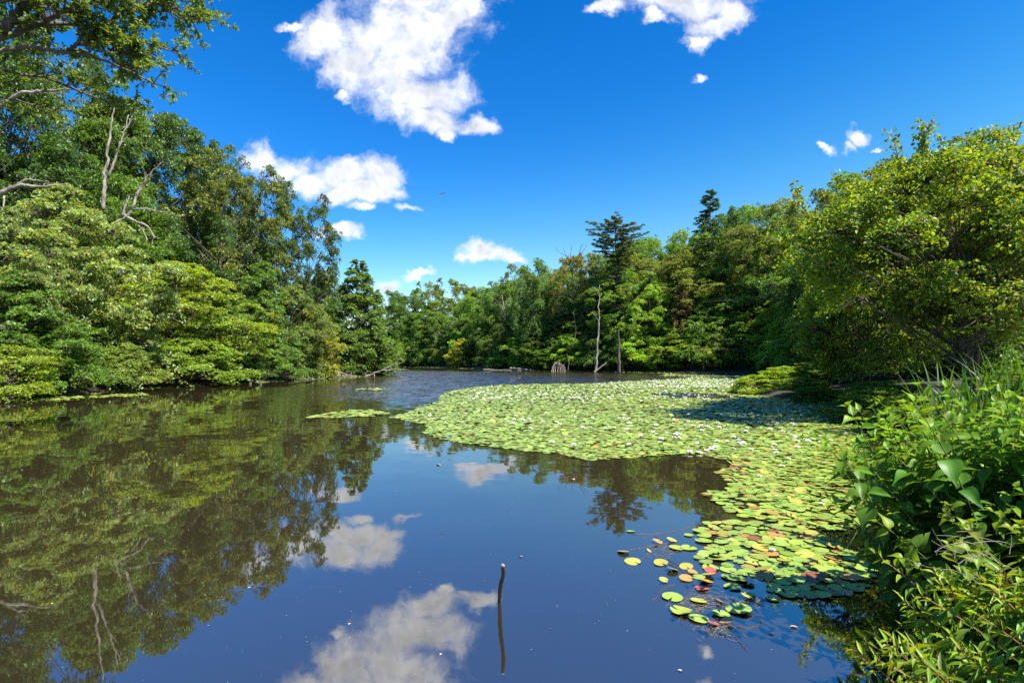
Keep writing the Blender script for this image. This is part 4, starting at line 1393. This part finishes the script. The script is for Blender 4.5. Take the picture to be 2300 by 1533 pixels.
    def pad_obj(p, r, col, tilt, label, group=None):
        o = link('lily_pad', meshes[int(rng.integers(6))], None, (p[0], p[1], rng.uniform(.004, .012) + max(0, math.sin(radians(tilt)) * r * .6)),
                 (radians(rng.normal(0, 1) * 1.2 + tilt * rng.choice([-1, 1]) * .7), radians(rng.normal(0, 1.2) + tilt * .5), rng.uniform(0, 6.28)), (2 * r, 2 * r, 2 * r))
        col = np.clip(col, 0, 1)
        o.color = (col[0], col[1], col[2], 1)
        tag(o, label, 'lily pad', group)

    for s, p, r in zip(singles, SP, SR): pad_obj(p, r, np.array(s[3]), s[4], s[5])
    n_left = 300 - len(singles)
    allP = np.vstack([Q, P]); allR = np.r_[RQ, R]
    ang = allR / allP[:, 1]
    lobe_ids = np.arange(len(Q))
    order = np.argsort(-ang)
    inlobe = order < len(Q)
    order = np.r_[order[inlobe], order[~inlobe]][:n_left]
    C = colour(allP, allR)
    order = sorted(order, key=lambda i: min(np.linalg.norm((l[0] - allP[i]) * [1, .8]) for l in LM))
    for i in order:
        c = C[i]; yellow = c[0] > c[1] * 1.1
        if i < len(Q):
            if c[0] > .4 and c[1] < .28: lab, g = 'orange pad in the crowded near lily lobe by the willow leaved shrub', 'orange pads of the near lobe'
            elif yellow: lab, g = 'yellowing pad in the crowded near lily lobe by the willow leaved shrub', 'yellow pads of the near lobe'
            else: lab, g = 'flat green pad in the crowded near lily lobe by the willow leaved shrub', 'green pads of the near lobe'
        else:
            if yellow: lab, g = 'yellow or orange pad at the near right end of the great lily field', 'yellow pads at the near end of the field'
            else: lab, g = 'green pad at the near right end of the great lily field', 'green pads at the near end of the field'
        lab = where(allP[i], ('orange pad' if c[0] > .36 and c[1] < .3 else 'brown pad' if c[1] < .15 else 'yellow pad') if yellow else ('small green pad' if allR[i] < .075 else 'green pad'))
        pad_obj(allP[i], allR[i], c, abs(rng.normal(0, 3)) if not yellow else abs(rng.normal(0, 9)), lab, g)
    rest = np.setdiff1d(np.arange(len(allP)), order)
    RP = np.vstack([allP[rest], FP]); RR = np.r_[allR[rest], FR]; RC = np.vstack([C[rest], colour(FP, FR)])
    n = len(RP)
    tiltn = rng.normal(0, .055, (n, 3)); tiltn[:, 2] = 1
    up = rng.random(n) < .10
    tiltn[up, :2] += rng.normal(0, .22, (up.sum(), 2))
    N = nrm(tiltn); a = rng.uniform(0, 6.28, n)
    T = np.stack([np.cos(a), np.sin(a), 0 * a], 1)
    z = rng.uniform(.004, .016, n) + up * RR * .12
    P3 = np.column_stack([RP, z])
    b = Buf()
    which = rng.integers(0, 3, n)
    for k, tm in enumerate(tv):
        m = which == k
        p, t_, nn, r, c = P3[m], T[m], N[m], RR[m], np.clip(RC[m] * .5, 0, 1)
        Bv = nrm(np.cross(nn, t_)); t2 = np.cross(Bv, nn)
        V = p[:, None] + 2 * r[:, None, None] * (tm[0][None, :, :1] * t2[:, None] + tm[0][None, :, 1:2] * Bv[:, None] + tm[0][None, :, 2:] * nn[:, None])
        kk = len(tm[0])
        base = np.arange(len(p))[:, None, None] * kk
        b.add(V.reshape(-1, 3), (base + tm[1][None]).reshape(-1, 4), (base + tm[2][None]).reshape(-1, 3), np.repeat(c, kk, 0))
    o = link('lily_pads', b.mesh('lily_pads', M_PAD, True))
    o.color = (1, 1, 1, 1)
    tag(o, 'thousands of small floating lily pads covering the right side of the pond', 'lily pads', kind='stuff')
    print('pads', n)
    return allP


# flowers
def flower_mesh():
    b = Buf(); s = Buf()
    for ring, (n, tilt, ln) in enumerate([(9, 28, .5), (8, 50, .44), (6, 68, .34)]):
        for k in range(n):
            a = 2 * pi * k / n + ring * .3
            D = np.array([cos(a) * cos(radians(tilt)), sin(a) * cos(radians(tilt)), sin(radians(tilt))])
            B = np.array([-sin(a), cos(a), 0]); N = np.cross(D, B)
            V = []
            for u, w in ((0, .03), (.35, .09), (.7, .085), (1, .01)):
                for v in (-1, 0, 1):
                    V.append(D * ln * u + B * w * v - N * (.05 * abs(v) * w / .09 + .06 * u * u))
            b.add(V, [[i * 3 + j, i * 3 + j + 1, i * 3 + j + 4, i * 3 + j + 3] for i in range(3) for j in range(2)])
    for k in range(14):
        a = k * 2.4; r = .02 + .005 * k
        tube(s, np.array([[cos(a) * r, sin(a) * r, .04], [cos(a) * r * 1.5, sin(a) * r * 1.5, .17]]), [.012, .008], 4)
    return b.mesh('petals', M_PETAL, True), s.mesh('stamens', M_STAMEN, True)


def build_flowers():
    rng = np.random.default_rng(99)
    pm, sm = flower_mesh()
    near = [(1735, 1240, 15, 'open white water lily among the near green pads'), (1751, 1201, 13, 'white water lily at the dark gap above the near pads'),
            (1846, 1135, 12, 'small white water lily beside an orange pad near the shrub'), (1905, 1146, 14, 'white water lily close under the big leafed shrub'),
            (1757, 1050, 13, 'white water lily left of the shrub above the orange pads'), (1706, 1073, 10, 'white water lily in the narrowing of the field'),
            (1772, 1033, 11, 'double looking white water lily near the field narrowing'), (1744, 1117, 8, 'tiny half open white lily in the yellowing pads'),
            (1655, 1055, 8, 'tiny white lily at the left rim of the narrowing'), (1859, 1101, 9, 'small white lily before the leafy shrub')]
    proto = None

    def mk(P, size, lab, group=None, parts=True):
        o = link('water_lily', None, None, (P[0], P[1], .02 + size * .05), (rng.normal(0, .15), rng.normal(0, .15), rng.uniform(0, 6)), (size, size, size)) if parts else \
            link('water_lily', pm, None, (P[0], P[1], .02 + size * .1), (rng.normal(0, .15), rng.normal(0, .15), rng.uniform(0, 6)), (size, size, size))
        if parts:
            link('petals', pm, o); link('stamens', sm, o)
        tag(o, lab, 'water lily', group)
    for (px, py, w, lab) in near:
        p = onz(px, py); mk(p, w / F * p[1] * 1.05, lab)
    pts = []
    def region(n, x0, x1, y0, y1):
        for _ in range(n):
            pts.append((rng.uniform(x0, x1), y0 + (y1 - y0) * rng.random()))
    region(95, 1380, 1900, 905, 985)
    region(40, 1150, 1420, 895, 965)
    region(60, 1000, 1500, 868, 905)
    region(26, 1480, 1880, 985, 1020)
    region(12, 960, 1160, 895, 950)
    for c in [(1648, 985), (1590, 945), (1530, 968), (1240, 996), (1289, 1002), (1413, 1001), (1661, 998), (1670, 998), (1404, 942), (1408, 944), (1545, 910), (1630, 935)]: pts.append(c)
    pts = [p for p in pts if poly_mask(onz(*p)[None, :2], MAIN)[0]]
    pts.sort(key=lambda q: -q[1])
    pts = pts[:250]
    FL = [((1550, 887), 'the large dark gap in the field'), ((1860, 915), 'the maple shade on the pads'), ((1185, 952), 'the small dark gap left of centre'), ((905, 935), 'the left tip of the field'), ((1393, 1030), 'the front bulge of the field'),
          ((1280, 880), 'the back edge of the field'), ((1660, 1000), 'the pair of flowers before the narrowing'), ((1450, 945), 'the middle of the field'), ((1700, 950), 'the right middle of the field'), ((1100, 990), 'the left front rim of the field')]
    ORD = ['nearest', 'second', 'third', 'fourth', 'fifth', 'sixth', 'seventh', 'eighth', 'ninth', 'tenth', 'eleventh', 'twelfth'] + [f'{k}th' for k in range(13, 90)]
    cnt = {}
    pts.sort(key=lambda p: min(math.hypot(l[0][0] - p[0], (l[0][1] - p[1]) * 3) for l in FL))

    def fwhere(p):
        q, nm = min(FL, key=lambda l: math.hypot(l[0][0] - p[0], (l[0][1] - p[1]) * 3))
        a = math.degrees(math.atan2(-(p[1] - q[1]) * 3, p[0] - q[0]))
        dr = ['right of', 'behind', 'left of', 'in front of'][int(((a + 45) % 360) // 90)]
        cnt[(dr, nm)] = cnt.get((dr, nm), 0) + 1
        return f'{ORD[cnt[(dr, nm)] - 1]} white lily flower {dr} {nm}'
    for (px, py) in pts:
        p = onz(px, py)
        lab, g = ('white lily flower scattered on the front half of the great lily field', 'lily flowers on the front of the field') if py > 930 else ('white lily flower speck on the back half of the great lily field', 'lily flowers on the back of the field')
        mk(p, rng.uniform(.11, .16), fwhere((px, py)), g, py > 960)
    # far dense flowers: one stuff object
    q = []
    for _ in range(1500):
        px, py = rng.uniform(1330, 1700), rng.uniform(843, 872)
        if rng.random() < np.interp(px, [1330, 1480, 1700], [.15, .8, 1]): q.append((px, py))
    for _ in range(260): q.append((rng.uniform(1050, 1650), rng.uniform(866, 900)))
    P = np.array([onz(*a)[:2] for a in q]); P = P[poly_mask(P, MAIN)]
    co = np.empty(len(pm.vertices) * 3, np.float32); pm.vertices.foreach_get('co', co); co = co.reshape(-1, 3)
    quad = []
    V5 = []
    for k in range(6):
        a = k * pi / 3; B = np.array([-sin(a), cos(a), 0]) * .13
        D = np.array([cos(a) * .45, sin(a) * .45, .4])
        V5 += [np.zeros(3), D * .6 - B, D, D * .6 + B]; quad.append([4 * k, 4 * k + 1, 4 * k + 2, 4 * k + 3])
    b = Buf(); n = len(P)
    a = rng.uniform(0, 6, n)
    scatter(b, (np.array(V5), np.array(quad)), np.column_stack([P, np.full(n, .03)]), np.stack([np.cos(a), np.sin(a), 0 * a], 1), np.tile([0, 0, 1.], (n, 1)), rng.uniform(.15, .24, n))
    tag(link('lily_flowers', b.mesh('lily_flowers', M_PETAL)), 'dense white specks of lily flowers on the far right part of the pond', 'lily flowers', kind='stuff')


build_lilies()
build_flowers()


def floating_stems():
    rng = np.random.default_rng(8)
    m = plain_material('water_stem', (.13, .065, .045), .5)
    m2 = plain_material('water_weed', (.20, .17, .12), .7)
    lines = [[(1655, 1360), (1685, 1372), (1712, 1392), (1700, 1408), (1670, 1412), (1655, 1408)],
             [(1463, 1348), (1480, 1340), (1500, 1343)], [(1420, 1200), (1470, 1200), (1530, 1190), (1568, 1180)],
             [(1440, 1258), (1470, 1235), (1490, 1215), (1472, 1204)], [(1500, 1232), (1492, 1262), (1530, 1280), (1560, 1300), (1562, 1320)],
             [(1478, 1332), (1500, 1318), (1516, 1312)], [(1560, 1322), (1545, 1336), (1540, 1350)], [(1415, 1236), (1450, 1228), (1500, 1220)],
             [(1530, 1386), (1532, 1400), (1535, 1408)], [(1500, 1256), (1520, 1268), (1560, 1290)], [(1740, 1350), (1758, 1345), (1766, 1342)],
             [(1630, 1408), (1650, 1430), (1680, 1463)]]
    for i, l in enumerate(lines):
        b = Buf()
        pts = np.array([onz(*q) for q in l]); pts[:, 2] = .003
        pts = rough_line(pts, 18, .004, rng); pts[:, 2] = .003
        base = pts[0].copy()
        tube(b, pts - base, .0022, 5)
        lab = ['looping reddish stem trailing from the largest pad', 'pale stem end left of the large alone pad', 'thin stem line at the upper left of the pads', 'curved stem between the outer yellow pads',
               'long stem running down to the red pad', 'pale twig floating left of the red pad', 'short stem below the red pad', 'faint stem reaching the outermost yellow pad', 'straight stem under the notched pad',
               'reddish stem crossing the sparse yellow pads', 'curled stem right of the small alone pad', 'loose twig trailing at the bottom of the lily group'][i]
        tag(link('floating_twig', b.mesh('floating_twig', m, True), None, tuple(base)), lab, 'stem', 'floating twigs')
    for i, (px, py, w, h, n, lab) in enumerate([(1580, 1355, 70, 34, 150, 'mat of fine dead twigs and weed under the large pads'), (1490, 1232, 40, 30, 60, 'small tangle of weed at the outer yellow pads'),
                                                (1610, 1415, 60, 22, 60, 'loose wisp of weed below the rusty pad'), (1700, 1352, 26, 12, 30, 'small tuft of weed by the small alone pad')]):
        b = Buf()
        base = onz(px, py)
        for k in range(n):
            a = onz(px + rng.normal(0, w / 2.4), py + rng.normal(0, h / 2.4)); a[2] = .003
            th = rng.uniform(0, 6.28); ln = rng.uniform(.02, .09)
            mid = a + [cos(th) * ln * .5, sin(th) * ln * .5, .004]; e = a + [cos(th + .5) * ln, sin(th + .5) * ln, 0]
            tube(b, np.array([a, mid, e]) - base, .0016, 3, cap=False)
        tag(link('water_weed', b.mesh('water_weed', m2), None, tuple(base)), lab, 'water weed', kind='stuff')
    # bits floating on the open water
    lf = plain_material('dead_leaf', (.55, .33, .2), .6)
    wh = plain_material('pale_petal', (.7, .68, .6), .6)
    for (px, py, s, mm, lab, cat) in [(1170, 1250, .045, lf, 'pinkish dead leaf floating behind the stick tip', 'leaf'), (985, 1044, .12, lf, 'pale leaf floating near the reflected small cloud', 'leaf'),
                                      (1732, 1423, .045, wh, 'small white floating petal below the lily group', 'petal'), (1527, 1506, .03, wh, 'tiny white floating petal near the bottom edge', 'petal'),
                                      (1783, 1408, .06, lf, 'slim tan floating leaf right of the white petal', 'leaf'), (1288, 1076, .1, wh, 'cluster of pale specks floating under the lily field', 'petal')]:
        b = Buf(); p = onz(px, py)
        a = rng.uniform(0, 3)
        scatter(b, (LEAF_6[0] * [1, .8, 1.5], LEAF_6[1]), np.array([[0, 0, .006]]), np.array([[cos(a), sin(a), 0]]), np.array([[0, 0.1, 1.]]), s)
        tag(link('floating_leaf' if cat == 'leaf' else 'floating_petal', b.mesh('floating_leaf', mm), None, tuple(p)), lab, cat)


floating_stems()


def specks():
    rng = np.random.default_rng(17)
    m = plain_material('pollen', (.62, .6, .5), .8)
    n = 420
    y = rng.uniform(3.6, 13, n); x = rng.uniform(-.9, .62, n) * y
    k = rng.random(n) < .6
    y = np.where(k, y * .5 + 2.2, y)
    a = rng.uniform(0, 6, n); b = Buf()
    scatter(b, LEAF_D, np.column_stack([x, y, np.full(n, .003)]), np.stack([np.cos(a), np.sin(a), 0 * a], 1), np.tile([0, .05, 1.], (n, 1)), rng.uniform(.003, .009, n) * (1 + 2 * (rng.random(n) < .06)))
    tag(link('pollen_specks', b.mesh('pollen_specks', m)), 'fine pale specks of pollen and seed floating on the near open water', 'pollen', kind='stuff')


specks()

# ------------------------------------------------------------ near plants on the right
def stem_plant(name, bases, label, seed, heights, lean, leaf, tmpl, pairs, col, stemcol_mat, cat='shrub', spread=.25, young=(2.0, 1.5, .5), start=.15, decus=True, droop=.25, tipsize=.45):
    """upright stems with opposite leaves, drooping more towards the base"""
    rng = np.random.default_rng(seed)
    base0 = np.array(bases[0], float)
    o = link(name, None, None, tuple(base0))
    st, lv = Buf(), Buf()
    for bi, b in enumerate(bases):
        b = np.array(b, float) - base0
        H = rng.uniform(*heights)
        ln = np.array(lean) * rng.uniform(.5, 1.5) + rng.normal(0, spread, 2)
        top = b + np.array([ln[0], ln[1], H])
        mid = b * .5 + top * .5 + np.array([-ln[0] * .22, -ln[1] * .22, H * .12])
        line = bez(b, mid, top, 24)
        tube(st, line, np.linspace(.008, .0025, 24), 5, cap=False)
        tg = nrm(np.gradient(line, axis=0))
        k0 = rng.uniform(0, 3)
        P, T, N, S, C, W = [], [], [], [], [], []
        for q in range(pairs):
            f = start + (1 - start) * (q / (pairs - 1)) ** .85
            x = f * 23; i = min(int(x), 22); pt = line[i] + (line[i + 1] - line[i]) * (x - i)
            d = tg[i]
            s1 = nrm(np.cross(d, [.2, .1, 1.]) if abs(d[2]) < .95 else np.cross(d, [1., 0, 0])); s2 = np.cross(d, s1)
            a0 = k0 + q * (pi / 2 if decus else 2.4)
            for h in (0, pi):
                a = a0 + h + rng.normal(0, .25)
                side = s1 * cos(a) + s2 * sin(a)
                up = np.interp(f, [start, .8, 1], [-.1, .25, 1.1]) + rng.normal(0, .15)
                Tn = nrm(side + d * up + np.array([0, 0, -.15]))
                sz = leaf * rng.uniform(.65, 1.2) * np.interp(f, [0, .3, .75, 1], [.8, 1.0, 1.0, tipsize])
                Nn = nrm(np.cross(Tn, np.cross(np.array([0, 0, 1.]) + .4 * d, Tn)) + rng.normal(0, .22, 3))
                P.append(pt + Tn * sz * (.5 + .12)); T.append(Tn); N.append(Nn); S.append(sz); W.append(rng.uniform(.85, 1.2))
                c = leafcol(rng, 1, .2)[0]
                y = np.interp(f, [.72, 1.0], [0, 1]); c = c * (1 + (np.array(young) - 1) * y)
                C.append(np.clip(c, 0, 1))
                tube(st, np.array([pt, pt + Tn * sz * .14]), [.002, .0015], 3, cap=False)
        scatter(lv, tmpl, np.array(P), np.array(T), np.array(N), np.array(S), np.array(C), np.array(W))
    a = link('foliage', lv.mesh(name + '_foliage', M_NEAR, True, True), o)
    link('stems', st.mesh(name + '_stems', stemcol_mat, True), o)
    a.color = (*col, 1)
    tag(o, label, cat)
    return o


def ring(cx, cyy, r, n, rng, ry=None):
    out = []
    for k in range(n):
        a = rng.uniform(0, 6.28); q = math.sqrt(rng.random())
        x, y = cx + cos(a) * q * r, cyy + sin(a) * q * (ry or r)
        out.append((x, y, max(gz(x, y), -.05)))
    return out


M_REDSTEM = plain_material('reddish_stem', (.24, .09, .035), .5)
M_GREENSTEM = plain_material('green_stem', (.10, .12, .03), .5)
rg = np.random.default_rng(3)
print('cattail ground', gz(6.2, 7.9), gz(7.5, 8.7), gz(3.6, 4.3), gz(4, 3.9))
BROAD = (.085, .20, .018)
stem_plant('leafy_shrub', ring(3.6, 4.3, .6, 62, rg), 'tall shrub with big heart shaped leaves leaning over the lilies at the right', 41, (1.2, 1.7), (-.36, -.1), .165, HEART, 13, BROAD, M_GREENSTEM)
stem_plant('leafy_shrub', ring(4.0, 3.9, .65, 64, rg), 'big leafed shrub at the right frame edge with yellow green tops', 42, (1.05, 1.5), (-.05, -.15), .18, HEART, 13, BROAD, M_GREENSTEM)
stem_plant('leafy_shrub', ring(4.6, 5.6, .8, 54, rg), 'bright topped leafy shrub behind the heart leaved one below the cattails', 43, (.95, 1.3), (-.15, 0), .16, HEART, 12, (.11, .225, .02), M_GREENSTEM)
stem_plant('leafy_shrub', ring(3.35, 3.7, .38, 34, rg), 'shaded lower part shrub with drooping heart shaped leaves above the willow leaved plant', 44, (.6, 1.0), (-.25, -.2), .16, HEART, 10, (.09, .18, .018), M_GREENSTEM)
stem_plant('leafy_shrub', ring(3.42, 4.45, .4, 44, rg), 'left flank of leafy shrubs bowing lowest over the lily pads', 48, (.6, 1.1), (-.3, -.1), .15, HEART, 11, (.10, .20, .018), M_GREENSTEM)
stem_plant('willow_leaved_shrub', ring(2.62, 2.8, .35, 38, rg), 'willow leaved plant with arching reddish stems in the lower right corner', 45, (.35, .75), (-.28, .05), .135, LANCE, 20, (.11, .225, .025), M_REDSTEM, spread=.22)
stem_plant('willow_leaved_shrub', ring(2.9, 3.2, .35, 34, rg), 'upright willow leaved plant at the right edge under the big leafed shrub', 46, (.45, .85), (-.22, 0), .14, LANCE, 20, (.12, .23, .025), M_REDSTEM, spread=.22)
stem_plant('willow_leaved_shrub', ring(2.35, 2.3, .25, 20, rg), 'lowest willow leaved plant cut by the bottom edge of the picture', 47, (.3, .6), (-.3, .1), .13, LANCE, 18, (.15, .24, .025), M_REDSTEM, spread=.2)


def cattails(name, cx, cyy, r, n, hts, seed, label, heads=2, w=.022):
    rng = np.random.default_rng(seed)
    base = np.array([cx, cyy, gz(cx, cyy)])
    o = link(name, None, None, tuple(base))
    b = Buf()
    for k in range(n):
        a = rng.uniform(0, 6.28); q = r * math.sqrt(rng.random()); s = np.array([cos(a) * q, sin(a) * q, -.02])
        H = rng.uniform(*hts); D = nrm(np.r_[rng.normal(0, 1, 2), 0]); ln = rng.uniform(.05, .5) * H
        tip = s + D * ln + [0, 0, H * (1 - .15 * (ln / H))]
        pts = bez(s, s + [D[0] * ln * .1, D[1] * ln * .1, H * .7], tip, 9)
        side = nrm(np.cross(D, [0, 0, 1.])) * rng.choice([-1, 1]); side = nrm(side + D * rng.normal(0, .4))
        ww = w * np.array([1, 1, 1, 1, .95, .85, .65, .4, .05]) * rng.uniform(.7, 1.2)
        nn = np.cross(nrm(np.gradient(pts, axis=0)), side)
        V = np.concatenate([pts - side * ww[:, None] + nn * ww[:, None] * .3, pts, pts + side * ww[:, None] + nn * ww[:, None] * .3])
        Q = [[i, i + 1, 9 + i + 1, 9 + i] for i in range(8)] + [[9 + i, 10 + i, 18 + i + 1, 18 + i] for i in range(8)]
        b.add(V, Q, None, leafcol(rng, 1, .25, .06)[0])
    a = link('leaf_blades', b.mesh(name + '_blades', M_LEAF, True), o); a.color = (.05, .13, .016, 1)
    for k in range(heads):
        h = Buf(); s = rng.normal(0, r * .5, 2); H = hts[0] * rng.uniform(.75, .95)
        tube(h, np.array([[s[0], s[1], 0], [s[0], s[1], H * .75], [s[0] + .01, s[1], H * .77], [s[0] + .02, s[1], H * .9], [s[0] + .02, s[1], H * .92], [s[0] + .02, s[1], H]]), [.004, .004, .013, .013, .004, .002], 7)
        link('flower_spike', h.mesh('flower_spike', M_DARKBROWN, True), o)
    tag(o, label, 'cattails')


M_DARKBROWN = plain_material('cattail_brown', (.10, .05, .025), .9)
cattails('cattail_clump', 6.2, 7.9, .35, 46, (1.35, 2.0), 51, 'clump of tall dark cattail leaves before the maple trunks')
cattails('cattail_clump', 7.5, 8.7, .4, 46, (1.4, 2.15), 52, 'tallest cattail clump leaning at the right by the grey path')
cattails('cattail_clump', 5.05, 8.0, .22, 22, (1.0, 1.5), 53, 'small cattail tuft left of the leafy shrub at the water', 1)
cattails('cattail_clump', 6.9, 8.3, .35, 34, (1.2, 1.9), 54, 'middle cattail clump between the two taller ones')


def bare_twigs():
    rng = np.random.default_rng(63)
    m = plain_material('grey_twig', (.26, .22, .17), .7)
    c = pix(2190, 1240, 2.9)
    b = Buf()
    for k in range(26):
        a = rng.normal(0, .05, 3) * [2.2, 1, 1]; D = nrm(rng.normal(0, 1, 3) * [1.6, .6, .8]); ln = rng.uniform(.06, .22)
        tube(b, bez(a, a + D * ln * .5 + rng.normal(0, .02, 3), a + D * ln + [0, 0, -.03], 5), np.linspace(.0016, .0009, 5), 4, cap=False)
    tag(link('dead_twigs', b.mesh('dead_twigs', m, True), None, tuple(c)), 'pale tangle of dead twigs between the two shrubs at the right edge', 'twigs')


bare_twigs()
# low green growth on the right bank islet, and undergrowth
for i, (x, y, H, W, col, lab) in enumerate([
        (14.9, 34.6, 1.15, 3.0, (.22, .34, .02), 'low yellow green clump at the left end of the right bank islet'),
        (16.7, 35.0, 1.25, 3.0, (.20, .33, .02), 'low yellow green clump in the middle of the right bank islet'),
        (18.6, 35.0, 1.3, 3.0, (.21, .33, .02), 'low yellow green clump at the right end of the right bank islet'),
        (14.6, 27.2, .7, 2.2, (.14, .25, .02), 'green clump at the water under the low maple boughs'),
        (11.7, 18.0, 1.0, 2.4, (.12, .22, .02), 'dark leafy clump at the water left of the maple trunk'),
        (10.5, 14.5, .9, 2.2, (.12, .22, .02), 'leafy clump on the bank before the maple trunk'),
        (9.2, 11.5, .9, 2.0, (.12, .22, .02), 'leafy clump on the bank behind the cattails'),
        (13.3, 14.6, 1.0, 2.6, (.12, .22, .02), 'leafy clump between the maple trunk and the path'),
        (12.9, 20.0, .8, 2.8, (.12, .22, .02), 'ground plant in shade at the foot of the large maple'),
        (14.2, 22.0, .8, 2.8, (.12, .22, .02), 'ground plant in shade behind the large maple trunk'),
        (11.6, 15.6, .8, 2.8, (.12, .22, .02), 'ground plant on the bank left of the path'),
        (15.0, 29.5, .8, 2.8, (.12, .22, .02), 'ground plant between the islet and the small maple'),
        (17.5, 31.5, .8, 2.8, (.12, .22, .02), 'ground plant at the shore behind the islet'),
        (6.3, 9.6, .8, 1.6, (.12, .22, .02), 'green clump at the water left of the tall cattails')]):
    place('bush_b', 'low_plant', x, y, H, W, col, lab, 'plant', None, seed=500 + i)
for i, (x, y, H, W, lab) in enumerate([(21.5, 31, 5.5, 8, 'dark green small tree behind the maple above the islet'), (26, 36, 8, 9, 'green tree between the maple and the hillside'),
                                       (31, 42, 10, 10, 'broad green tree on the hillside behind the maple'), (24.5, 31, 6.5, 8, 'tree behind the grey path at the right frame edge'),
                                       (33, 36, 11, 11, 'large tree behind the grey path on the hillside'), (38, 38, 12, 12, 'hillside tree high behind the taller maple')]):
    place(['skirted', 'spread', 'broad', 'skirted', 'broad', 'broad'][i], 'bank_tree', x, y, H, W, G_MID if i % 2 else G_DARK, lab, 'tree', None, seed=600 + i)


def path():
    m = plain_material('asphalt_path', (.22, .20, .19), .9, .15, 8)
    c = [(15.5, 9), (16, 13), (17.4, 17), (19.6, 21), (22.5, 24.5), (27, 27.5), (34, 29.5)]
    c = np.array(c, float)
    line = rough_line(np.column_stack([c, np.zeros(len(c))]), 40, 0, np.random.default_rng(1))[:, :2]
    tg = nrm(np.gradient(line, axis=0)); nn = np.stack([-tg[:, 1], tg[:, 0]], 1)
    b = Buf(); V = []
    for s in (-1.3, -.45, .45, 1.3):
        q = line + nn * s
        V.append(np.column_stack([q, ground_z(q[:, 0], q[:, 1])]))
    V = np.array(V); V[:, :, 2] = V[:, :, 2].max(0)[None] + .05
    n = 40
    Vb = V.reshape(-1, 3)
    Q = [[k * n + i, k * n + i + 1, (k + 1) * n + i + 1, (k + 1) * n + i] for k in range(3) for i in range(n - 1)]
    b.add(Vb, Q)
    lo = V[[0, 3]].copy(); lo[:, :, 2] -= .4
    b.add(np.concatenate([V[0], lo[0]]), [[i, i + 1, n + i + 1, n + i] for i in range(n - 1)])
    b.add(np.concatenate([V[3], lo[1]]), [[i, i + 1, n + i + 1, n + i] for i in range(n - 1)])
    tag(link('path', b.mesh('path', m)), kind='structure')


path()
